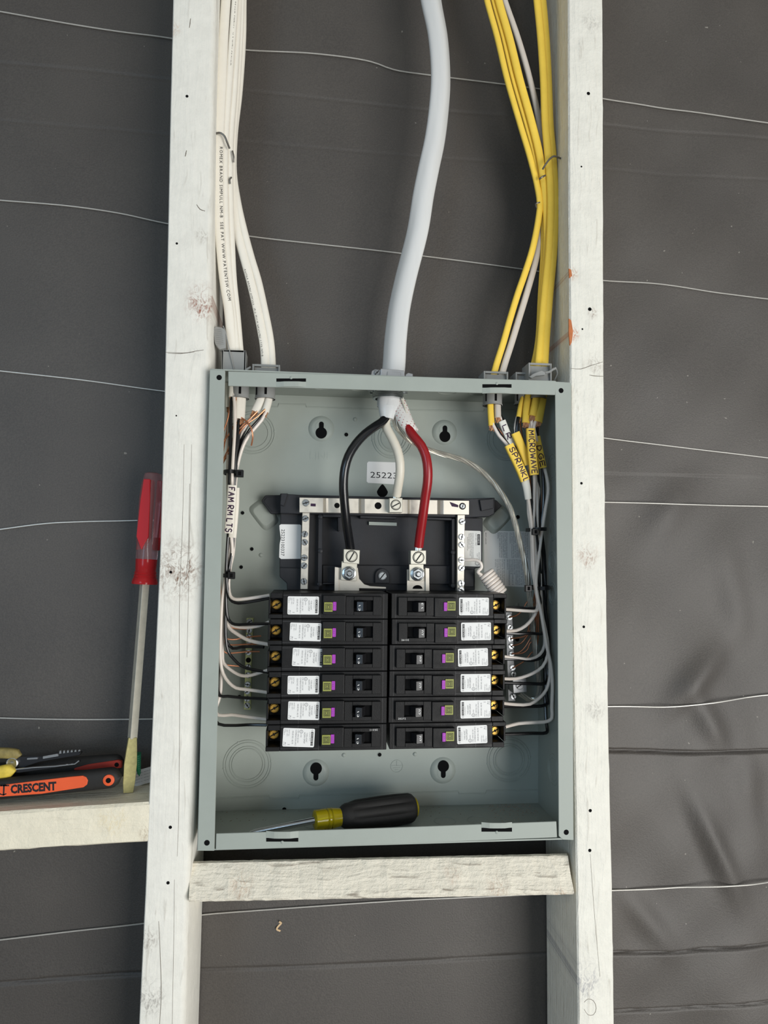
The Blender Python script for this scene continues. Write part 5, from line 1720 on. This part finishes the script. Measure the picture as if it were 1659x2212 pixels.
cable('yellow sheathed cable nearest the right stud, last one on the right', JY,
      [(1164, -60, 46), (1171, 0, 46), (1178, 80, 45), (1183, 169, 44), (1187, 270, 43), (1193, 337, 43), (1198, 430, 43), (1195, 535, 43), (1186, 636, 43), (1178, 738, 43), (1175, 790, 42), (1172, 854, 40), (1162, 912, 36)], 5.0, 2.8, 0.1,
      [('white_wire', WW, 1.8, [(1160, 902, 37), (1153, 922, 35), (1158, 945, 38), (1168, 990, 44), (1177, 1015, 45), (1184, 1055, 46), (1178, 1100, 46), (1172, 1138, 47), (1164, 1200, 46), (1158, 1268, 40), (1170, 1330, 37), (1180, 1390, 37), (1190, 1440, 39), (1198, 1480, 42), (1201, 1530, 44), (1196, 1551, 44), (1183, 1558, 44), (1150, 1561, 44), (1120, 1563, 44), (1092, 1570, 44)]),
       ('black_wire', WB, 1.8, [(1163, 902, 40), (1160, 935, 44), (1167, 990, 48), (1172, 1015, 49), (1174, 1080, 52), (1170, 1142, 52), (1176, 1200, 62), (1182, 1268, 64), (1192, 1400, 66), (1197, 1500, 66), (1199, 1560, 62), (1195, 1577, 58), (1180, 1583, 54), (1150, 1584, 50), (1120, 1585, 48), (1090, 1586, 46)]),
       ('ground_wire', CU, 0.85, [(1164, 905, 40), (1163, 940, 50), (1172, 1010, 64), (1168, 1142, 74), (1164, 1300, 80), (1158, 1400, 82), (1146, 1412, 82), (1135, 1426, 82), (1108, 1443, 84)])], GR)

# ------------------------------------------------------------------ tag sleeves cut from cable jacket
def sleeve(label, m, pts, w, d, txt=None, t0=0.1, t1=0.95, h=0.6, lat=0.0, lw=1.05):
    c = path(pts, 2.5)
    root = thing('tag_sleeve', label, 'wire tag', tuple(c[-1]), 'tag sleeves slipped over the wires')

    def prof(i, t):
        o = []
        for k in range(20):
            a = 2 * math.pi * k / 20
            ca, sa = math.cos(a), math.sin(a)
            o.append((w * abs(ca) ** 0.6 * math.copysign(1, ca), d * abs(sa) ** 0.6 * math.copysign(1, sa)))
        return o
    MB().sweep(c, prof, up=(0, -1, 0)).build('sleeve', m, root, smooth=True)
    if txt:
        handwriting(MB(), txt, c, t0, t1, h * 2 * w, lift=d + 0.1, width=lw, lateral=lat).build('handwriting', MATS['marker'], root)
    return root


sleeve('white tag sleeve hand lettered FAM RM LTS on the left wire bundle', JW, [(502, 1048, 27), (500, 1080, 28), (497, 1120, 29), (494, 1152, 30)], 4.7, 2.4, 'FAM RM LTS', 0.05, 0.97, 0.62)
sleeve('blank white tag sleeve half hidden behind the family room tag', JW, [(509, 1054, 36), (508, 1090, 36), (505, 1130, 37), (502, 1161, 38)], 4.0, 2.4)
sleeve('white tag sleeve hand lettered LR, partly covered by yellow tags', MATS['tape_white'], [(1084, 909, 40), (1093, 932, 41), (1104, 958, 43), (1112, 978, 45)], 4.0, 2.2, 'LR S', 0.15, 0.95, 0.6)
sleeve('yellow tag sleeve hand lettered SPRINKL above white tape', JY, [(1099, 961, 29), (1106, 976, 29), (1116, 996, 29), (1127, 1020, 30), (1134, 1038, 31)], 5.0, 2.6, 'SPRINKL', 0.10, 1.04, 0.56, lat=0.6)
sleeve('blank yellow tag sleeve between the sprinkler and microwave tags', JY, [(1113, 935, 36), (1120, 951, 36), (1128, 970, 36), (1137, 993, 36), (1141, 1004, 36)], 4.7, 2.6)
sleeve('yellow tag sleeve hand lettered MICROWAVE', JY, [(1146, 926, 29), (1147, 950, 29), (1149, 980, 29), (1152, 1008, 30), (1154, 1026, 30)], 4.8, 2.5, 'MICROWAVE', 0.05, 0.97, 0.6)
sleeve('yellow tag sleeve ending in GE, half hidden behind the microwave tag', JY, [(1158, 943, 40), (1161, 958, 40), (1166, 982, 40), (1172, 1011, 41)], 4.4, 2.4, 'DGE', 0.30, 0.95, 0.55)
tw_ = MB()
c = path([(1134, 1037, 35), (1138, 1055, 36), (1141, 1078, 38)], 2.5)
o = tw_.tube(c, lambda t: 4.6 - 0.9 * t, 14, r2=lambda t: 3.0 - 0.4 * t).build('tape_wrap', MATS['tape_white'], smooth=True)
tag(o, 'white tape wrapped round wires just below the sprinkler tag', 'tape')

# ------------------------------------------------------------------ cable ties and staples
def cable_tie(label, u0, u1, v, Y, d, hu, hv, hs, tilt=0.0):
    a, c = P(u0, v, Y), P(u1, v + tilt, Y)
    m_, w = (a + c) / 2, np.linalg.norm(c - a) / 2
    root = thing('cable_tie', label, 'cable tie', tuple(m_), 'black cable ties round the wires')
    n = 28
    pts = []
    ex = (c - a) / np.linalg.norm(c - a)
    for k in range(n):
        t = 2 * math.pi * k / n
        pts.append(m_ + ex * w * math.cos(t) + np.array((0, 1, 0)) * d * math.sin(t))
    MB().sweep(pts, lambda i, t: [(-0.5, -1.9), (0.5, -1.9), (0.5, 1.9), (-0.5, 1.9)], up=(0, 0, 1), closed=True).build('band', MATS['zip_black'], root, smooth=False)
    h = P(hu, hv, Y - d - 1)
    hd = MB().box(h[0] - hs, h[0] + hs, h[1] - 2.2, h[1] + 3, h[2] - hs, h[2] + hs).build('head', MATS['zip_black'], root, bevel=0.5)
    MB().box(h[0] - hs * 0.4, h[0] + hs * 0.4, h[1] - 2.3, h[1] - 2.0, h[2] - hs * 0.55, h[2] + hs * 0.55).build('head_slot', MATS['hole_dark'], hd)
    return root


cable_tie('black cable tie above the family room tag on the left bundle', 484, 516, 1021, 46, 15, 518, 1023, 3.7, 1)
cable_tie('black cable tie below the family room tag on the left bundle', 483, 503, 1243, 49, 8, 500, 1243, 3.6)
cable_tie('black cable tie round the right bundle, upper one by the sticker', 1138, 1178, 1145, 50, 14, 1156, 1149, 3.4, -2)
cable_tie('black cable tie round the right bundle, lower one by the sticker corner', 1146, 1182, 1270, 54, 20, 1141, 1271, 3.5, -2)


def staple(label, pts, r=1.05):
    o = MB().tube(path(pts, 1.5), r, 8).build('staple', MATS['staple_steel'], smooth=True)
    tag(o, label, 'staple', 'cable staples')


staple('bent steel staple hooked over the white cables on the left stud', [(458, 290, 40), (463, 289.5, 27), (475, 287, 25), (484, 293, 25), (490, 306, 26), (496, 321, 30)])
staple('small bent steel staple tip right of the white cables, upper one', [(502, 326, 36), (505, 340, 36), (505, 351, 38)], 0.9)
staple('small bent steel staple tip where the white cables split', [(500, 383, 36), (496, 388, 35), (497, 397, 36)], 0.9)
staple('bent steel staple hooked over the yellow cables on the right stud', [(1218, 342, 44), (1212, 342.5, 34), (1197, 337.5, 30), (1189, 342, 30), (1178, 356, 30), (1172, 366, 33)])
staple('short steel staple tip left of the yellow cables, just under the hooked one', [(1178, 379, 36), (1170, 383, 34), (1165, 387, 36)])
staple('small steel staple tip at the lowest crossing of the yellow cables', [(1166, 437, 38), (1160, 439, 37), (1157, 441, 38), (1159, 449, 40)], 0.8)
# ------------------------------------------------------------------ screwdriver lying in the box
FLOOR = -BH + 1.4
gA, gB = PZ(741, 1764, FLOOR + 15.0), PZ(893, 1744, FLOOR + 15.5)
gB[1] = gA[1] + 4 if abs(gB[1] - gA[1]) > 25 else gB[1]
ax = (gB - gA) / np.linalg.norm(gB - gA)
LG = np.linalg.norm(gB - gA)
sd = thing('screwdriver', 'black and amber handled screwdriver lying on the panel box floor', 'screwdriver', ((gA[0] + gB[0]) / 2, gA[1], FLOOR))


def fluted(b, o, ax, prof, n=24, flutes=6, depth=0.08):
    a = np.cross(ax, (0, 1.0, 0))
    a /= np.linalg.norm(a)
    c = np.cross(ax, a)
    vs, fs = [], []
    for h, r, d in prof:
        for k in range(n):
            t = 2 * math.pi * k / n
            rr = r * (1 - d * (0.5 + 0.5 * math.cos(flutes * t)) ** 3)
            vs.append(o + ax * h + rr * (math.cos(t) * a + math.sin(t) * c))
    for i in range(len(prof) - 1):
        for k in range(n):
            j = (k + 1) % n
            fs.append((i * n + k, i * n + j, (i + 1) * n + j, (i + 1) * n + k))
    fs += [tuple(range(n - 1, -1, -1)), tuple((len(prof) - 1) * n + k for k in range(n))]
    return b.add(vs, fs)


fluted(MB(), gA, ax, [(-3, 8.5, 0), (0, 11.0, 0), (3, 12.3, 0), (7, 12.6, 0), (8, 13.0, .05), (14, 14.4, .12), (40, 15.2, .13), (58, 15.2, .12), (LG - 5, 14.6, .08), (LG - 2, 13.4, 0), (LG, 11.4, 0)], 48, 8).build('grip', MATS['rubber_black'], sd, smooth=True)
fluted(MB(), gA, ax, [(LG - 1, 10.5, 0), (LG + 2, 10, 0), (LG + 4, 7, 0)], 24, 6).build('end_cap', MATS['amber'], sd, smooth=True)
cl = 30.0
fluted(MB(), gA, ax, [(-cl, 7.5, 0), (-cl + 1, 9.6, 0), (-cl + 12, 10.0, 0), (-cl + 13, 9.0, 0), (-cl + 14, 10.0, 0), (-cl + 16, 10.0, 0), (-cl + 17, 9.0, 0), (-cl + 18, 10, 0), (-cl + 20, 9.6, 0), (-3, 8.6, 0)], 32, 6).build('amber_neck', MATS['amber'], sd, smooth=True)
bs = gA - ax * (cl - 1)
tipp = PZ(540, 1800, FLOOR + 3)
shaft_dir = tipp - bs
Ls = np.linalg.norm(shaft_dir)
shaft_dir /= Ls
MB().lathe(bs - shaft_dir * -0 + np.zeros(3), shaft_dir, [(-18, 3.2), (Ls * 0.9, 3.2), (Ls, 2.2)], 16).build('shaft', MATS['bright_steel'], sd, smooth=True)

# ------------------------------------------------------------------ tools on the shelf
def on_shelf(u, v, dz):
    """point at height dz above the shelf seen at pixel u, v"""
    q = PZ(u, v, shelf_z(P(u, v, 50)[0]) + dz)
    return PZ(u, v, shelf_z(q[0]) + dz)


# red handled screwdriver leaning on the stud
tip = P(277, 1709, 40)
tip[2] = shelf_z(tip[0]) + 0.6
top = P(331, 1024, 48)
rs = thing('screwdriver', 'red and clear handled flat screwdriver leaning on the left stud', 'screwdriver', tuple(tip))
ax = (top - tip) / np.linalg.norm(top - tip)
LT = np.linalg.norm(top - tip)


def along(v):
    """point of the tool axis seen at picture height v"""
    lo, hi = 0.0, 1.0
    for _ in range(40):
        md = (lo + hi) / 2
        q = RB @ (tip + (top - tip) * md - CAM)
        if 1106 + F_PX * q[1] / q[2] > v:
            lo = md
        else:
            hi = md
    return md * LT


hb = along(1262)       # butt of the flared collar
sidev = np.cross(ax, (0, 1.0, 0))
sidev /= np.linalg.norm(sidev)
dep = np.cross(ax, sidev)


def bar(h0, h1, w0, d0, w1, d1, rot):
    c, s = math.cos(rot), math.sin(rot)
    e1, e2 = c * sidev + s * dep, -s * sidev + c * dep
    lo = [tip + ax * h0 + e1 * w0 * a + e2 * d0 * b_ for a, b_ in ((1, 1), (-1, 1), (-1, -1), (1, -1))]
    hi = [tip + ax * h1 + e1 * w1 * a + e2 * d1 * b_ for a, b_ in ((1, 1), (-1, 1), (-1, -1), (1, -1))]
    return MB().prism(lo, hi)


bar(along(1595), hb + 8, 3.6, 3.6, 3.6, 3.6, 0.62).build('shank', MATS['shank_steel'], rs, bevel=0.3)
b = MB()
levels = [(0, 4.5, 0.9), (along(1690), 5.6, 1.1), (along(1650), 6.0, 2.2), (along(1620), 5.0, 3.2), (along(1592), 3.9, 3.7)]
vs, fs = [], []
c, s = math.cos(0.3), math.sin(0.3)
e1, e2 = c * sidev + s * dep, -s * sidev + c * dep
for h, w, d in levels:
    vs += [tip + ax * h + e1 * w * a + e2 * d * b_ for a, b_ in ((1, 1), (-1, 1), (-1, -1), (1, -1))]
for i in range(len(levels) - 1):
    for k in range(4):
        j = (k + 1) % 4
        fs.append((i * 4 + k, i * 4 + j, (i + 1) * 4 + j, (i + 1) * 4 + k))
fs += [(3, 2, 1, 0), tuple(len(levels) * 4 - 4 + k for k in range(4))]
MB().add(vs, fs).build('blade', MATS['tip_worn'], rs, bevel=0.3)
h1, h2, h3 = along(1208), along(1180), along(1032)
fluted(MB(), tip, ax, [(hb, 12.5, 0), (hb + 2, 12.8, 0), (hb + 6, 11.6, 0), (hb + 7, 10.8, 0), (hb + 8.5, 11.4, 0), (hb + 10, 10.4, 0), (hb + 11.5, 11.0, 0), (hb + 13, 10.0, 0), (h1, 10.6, 0)], 32).build('collar', MATS['clear_red'], rs, smooth=True)
fluted(MB(), tip, ax, [(h1, 10.4, 0), (h1 + 6, 10.6, 0), (h2, 11.0, 0.1), (h2 + 10, 11.6, 0.16), (h3 - 22, 12.0, .16), (h3 - 8, 10.8, .1), (along(1022), 8.2, 0), (LT + 1.5, 4.0, 0)], 48, 6).build('clear_handle', MATS['clear_plastic'], rs, smooth=True)
INL = 0.30
for k in range(3):
    a = -math.pi / 2 + 2 * math.pi * k / 3 + INL
    rd = math.cos(a) * sidev + math.sin(a) * (dep if dep[1] > 0 else -dep)
    tg = np.cross(ax, rd)
    o = tip + rd * 11.2
    loop = [(h2 - 4, 0), (h2 + 9, 6.4), (h3 - 24, 5.2), (h3 - 3, 3.4), (h3 - 3, -3.4), (h3 - 24, -5.2), (h2 + 9, -6.4)]
    MB().prism([o + rd * 0.9 + ax * h + tg * w for h, w in loop], [o - rd * 7 + ax * h + tg * w * 0.8 for h, w in loop]).build('red_inlay', MATS['red_plastic'], rs, bevel=0.4)
bar(hb + 8, h2 + 14, 3.2, 3.2, 2.6, 2.6, 0.62).build('tang', MATS['bright_steel'], rs)

# orange and black handled pliers lying on the shelf
pl_ = thing('pliers', 'pliers with black and orange grips lying on the shelf', 'pliers', tuple(on_shelf(120, 1715, 0)))


def grip(pts, half, thick, mt, par, name, seg=14, round_end=True):
    """flat rounded bar along 3-D centre line; half = half height, thick = half depth"""
    c = smoothpath(pts, 3.0)
    n = len(c)

    def prof(i, t):
        f = 1.0
        e = (1 - t) * n * 3.0
        if round_end and e < half:
            f = math.sqrt(max(0.02, 1 - (1 - e / half) ** 2))
        o = []
        for k in range(16):
            a = 2 * math.pi * k / 16
            ca, sa = math.cos(a), math.sin(a)
            o.append((f * half * abs(ca) ** 0.7 * math.copysign(1, ca), thick * (0.4 + 0.6 * f) * abs(sa) ** 0.7 * math.copysign(1, sa)))
        return o
    return MB().sweep(c, prof, up=(0, -1, 0)).build(name, mt, par, smooth=True), c


YF = 34.0
front = [P(-120, 1715, YF), P(0, 1703, YF), P(90, 1695, YF), P(180, 1686, YF), P(262, 1677, YF)]
g1, gc = grip(front, 9.6, 7.5, MATS['rubber_black'], pl_, 'grip')
rear = [P(-120, 1676, 60), P(0, 1668, 60), P(100, 1660, 60), P(190, 1653, 60), P(268, 1648, 60)]
g2, gc2 = grip(rear, 9.0, 7.0, MATS['rubber_black'], pl_, 'grip')
yf = YF - 7.9
inl = MB().slab([(-120, 1706), (0, 1696.5), (90, 1685.5), (150, 1678.5), (178, 1676), (186, 1679), (190, 1686), (188, 1695), (180, 1701), (90, 1715), (0, 1721.5), (-120, 1731)], yf, YF - 3).build('grip_inlay', MATS['grip_orange'], g1, bevel=0.6, seg=2)
q0, q1 = P(23, 1713.5, yf - .05), P(122, 1706, yf - .05)
d = (q1 - q0) / np.linalg.norm(q1 - q0)
put_text(MB(), 'CRESCENT', 10.6, q0, d, np.array((-d[2], 0, d[0])), fit=np.linalg.norm(q1 - q0), bold=0.05).build('lettering', MATS['ink'], g1)
q = P(7, 1706, yf - 0.05)
lb = MB()
for a0, a1 in ((0.9, 2.25), (2.6, 5.4)):
    lb.sweep([(q[0] + 4.6 * math.cos(a), q[1], q[2] + 4.6 * math.sin(a)) for a in np.linspace(a0, a1, 16)], lambda i, t: [(-.55, -.05), (.55, -.05), (.55, .05), (-.55, .05)], up=(0, -1, 0))
lb.box(q[0] - 0.2, q[0] + 1.2, q[1] - .05, q[1] + .05, q[2] - 5.4, q[2] + 4.6)
lb.box(q[0] - 2.8, q[0] + 5.2, q[1] - .05, q[1] + .05, q[2] + 3.2, q[2] + 4.5)
lb.build('emblem', MATS['ink'], g1)
q = P(235, 1685, yf + 1)
MB().lathe((q[0], YF - 6.6, q[2]), (0, -1, 0), [(0, 5.4), (1.4, 5.2), (1.8, 4.4)], 22).build('eyelet', MATS['grip_orange'], g1, smooth=True)
MB().lathe((q[0], YF - 8.3, q[2]), (0, -1, 0), [(0, 2.5), (0.2, 2.5)], 18).build('eyelet_hole', MATS['hole_dark'], g1)
MB().slab([(160, 1660), (190, 1651.5), (255, 1642), (263, 1645), (263, 1659), (215, 1663), (160, 1664)], 52, 56).build('grip_inlay', MATS['grip_orange_dark'], g2, bevel=0.5)
q = P(252, 1652, 52)
MB().lathe((q[0], 52.1, q[2]), (0, -1, 0), [(0, 2.2), (0.2, 2.2)], 16).build('eyelet_hole', MATS['hole_dark'], g2)

# wire strippers on top of the pliers
ws = thing('wire_stripper', 'wire stripper with yellow grips and notched steel jaws lying on the pliers', 'wire stripper', tuple(P(60, 1660, 46)))
MB().slab([(18, 1652), (40, 1634), (90, 1633), (125, 1626), (168, 1622), (176, 1626), (172, 1632), (124, 1640), (84, 1647), (46, 1660), (24, 1664)], 42, 47).build('upper_jaw', MATS['dark_steel'], ws, bevel=0.6)
MB().slab([(92, 1634), (124, 1628), (126, 1634), (92, 1640)], 40.8, 42.2).build('jaw_edge', MATS['bright_steel'], ws, bevel=0.3)
for k in range(6):
    u = 127 + k * 8.2
    MB().slab([(u, 1629 - k * 1.0), (u + 5.6, 1628.2 - k * 1.0), (u + 4.6, 1621.5 - k * 0.4), (u + 1.2, 1622 - k * 0.4)], 40.5, 43).build('jaw_tooth', MATS['bright_steel'], ws, bevel=0.3)
MB().slab([(20, 1668), (40, 1660), (96, 1655), (160, 1648), (171, 1642), (172, 1647), (164, 1652), (100, 1662), (40, 1670)], 38, 42).build('lower_jaw', MATS['dark_steel'], ws, bevel=0.5)
MB().tube([P(34, 1662, 37.6), P(70, 1658, 37.6), P(120, 1655, 37.6), P(162, 1650, 37.6), P(171, 1643, 37.6)], 0.8, 6).build('jaw_edge', MATS['bright_steel'], ws, smooth=True)
MB().slab([(58, 1638), (80, 1636.5), (81, 1640), (58, 1641.5)], 40.8, 42.2).build('jaw_slot', MATS['bright_steel'], ws, bevel=0.2)
q = P(26, 1649, 40)
MB().lathe((q[0], 42, q[2]), (0, -1, 0), [(0, 5.6), (2.4, 5.4), (2.8, 4.6), (2.2, 3.4), (2.2, 1)], 24).build('pivot', MATS['bright_steel'], ws, smooth=True)
grip([P(-90, 1622, 46), P(-20, 1626, 44), P(20, 1627, 43), P(46, 1631, 43)], 5.0, 4.0, MATS['grip_yellow_worn'], ws, 'grip')
grip([P(-90, 1690, 38), P(-20, 1674, 37), P(14, 1666, 37), P(34, 1664, 37)], 6.4, 4.5, MATS['grip_yellow'], ws, 'grip')

# green wire connector and folded leaflet behind the screwdriver tip
q = P(296, 1628, 52)
tipg = P(301, 1678, 56)
axg = tipg - q
Lg = np.linalg.norm(axg)
prof = []
for k in range(11):
    t = k / 10
    r = 4.2 - 2.6 * t if k < 10 else 0.6
    prof += [(Lg * t * 0.92, r), (Lg * (t * 0.92 + 0.045), r * 0.82)]
o = MB().lathe(q, axg, prof, 14).build('wire_nut', MATS['green_nut'])
tag(o, 'small green ribbed wire connector beside the red screwdriver tip', 'wire connector')
lf = thing('leaflet', 'white printed paper leaflet on the shelf against the left stud', 'paper', tuple(P(304, 1695, 70)))
c = [P(283, 1702, 62), P(329, 1688, 62), P(329, 1655, 80), P(283, 1668, 80)]
MB().prism(c, [q + np.array((0, 0.8, -0.6)) for q in c]).build('sheet', MATS['sticker_white'], lf)
tb = MB()
ex = (c[1] - c[0]) / np.linalg.norm(c[1] - c[0])
ey = (c[3] - c[0]) / np.linalg.norm(c[3] - c[0])
nm = np.cross(ex, ey)
nm = nm / np.linalg.norm(nm) * (-0.1 if np.cross(ex, ey)[1] > 0 else 0.1)
hh = np.linalg.norm(c[3] - c[0])
for k in range(4):
    a = c[0] + ey * hh * (0.2 + 0.19 * k) + ex * 1.5 + nm
    for j in range(7):
        w = 1.6 + 1.0 * ((j * 5 + k * 3) % 3) / 2
        s0 = a + ex * (j * 2.9)
        tb.add([s0, s0 + ex * w, s0 + ex * w + ey * 0.3, s0 + ey * 0.3], [(0, 1, 2, 3)])
tb.build('print', MATS['ink_fine'], lf)

# a curled wood shaving stuck to the paper below the block
q = P(605, 1998, PAPER_Y)
sh = []
for k in range(26):
    t = k / 25
    sh.append((q[0] + 2.2 * math.sin(7 * t) - 1, 104.0 - 1.2 * math.cos(9 * t), q[2] + 5 - 11 * t))
o = MB().sweep(sh, lambda i, t: [(-.9, -.15), (.9, -.15), (.9, .15), (-.9, .15)], up=(0, -1, 0)).build('wood_shaving', MATS['shaving'])
tag(o, 'tiny curled wood shaving caught on the black paper below the block', 'wood shaving')

for o in bpy.data.objects:
    if '_o' in o:
        del o['_o']
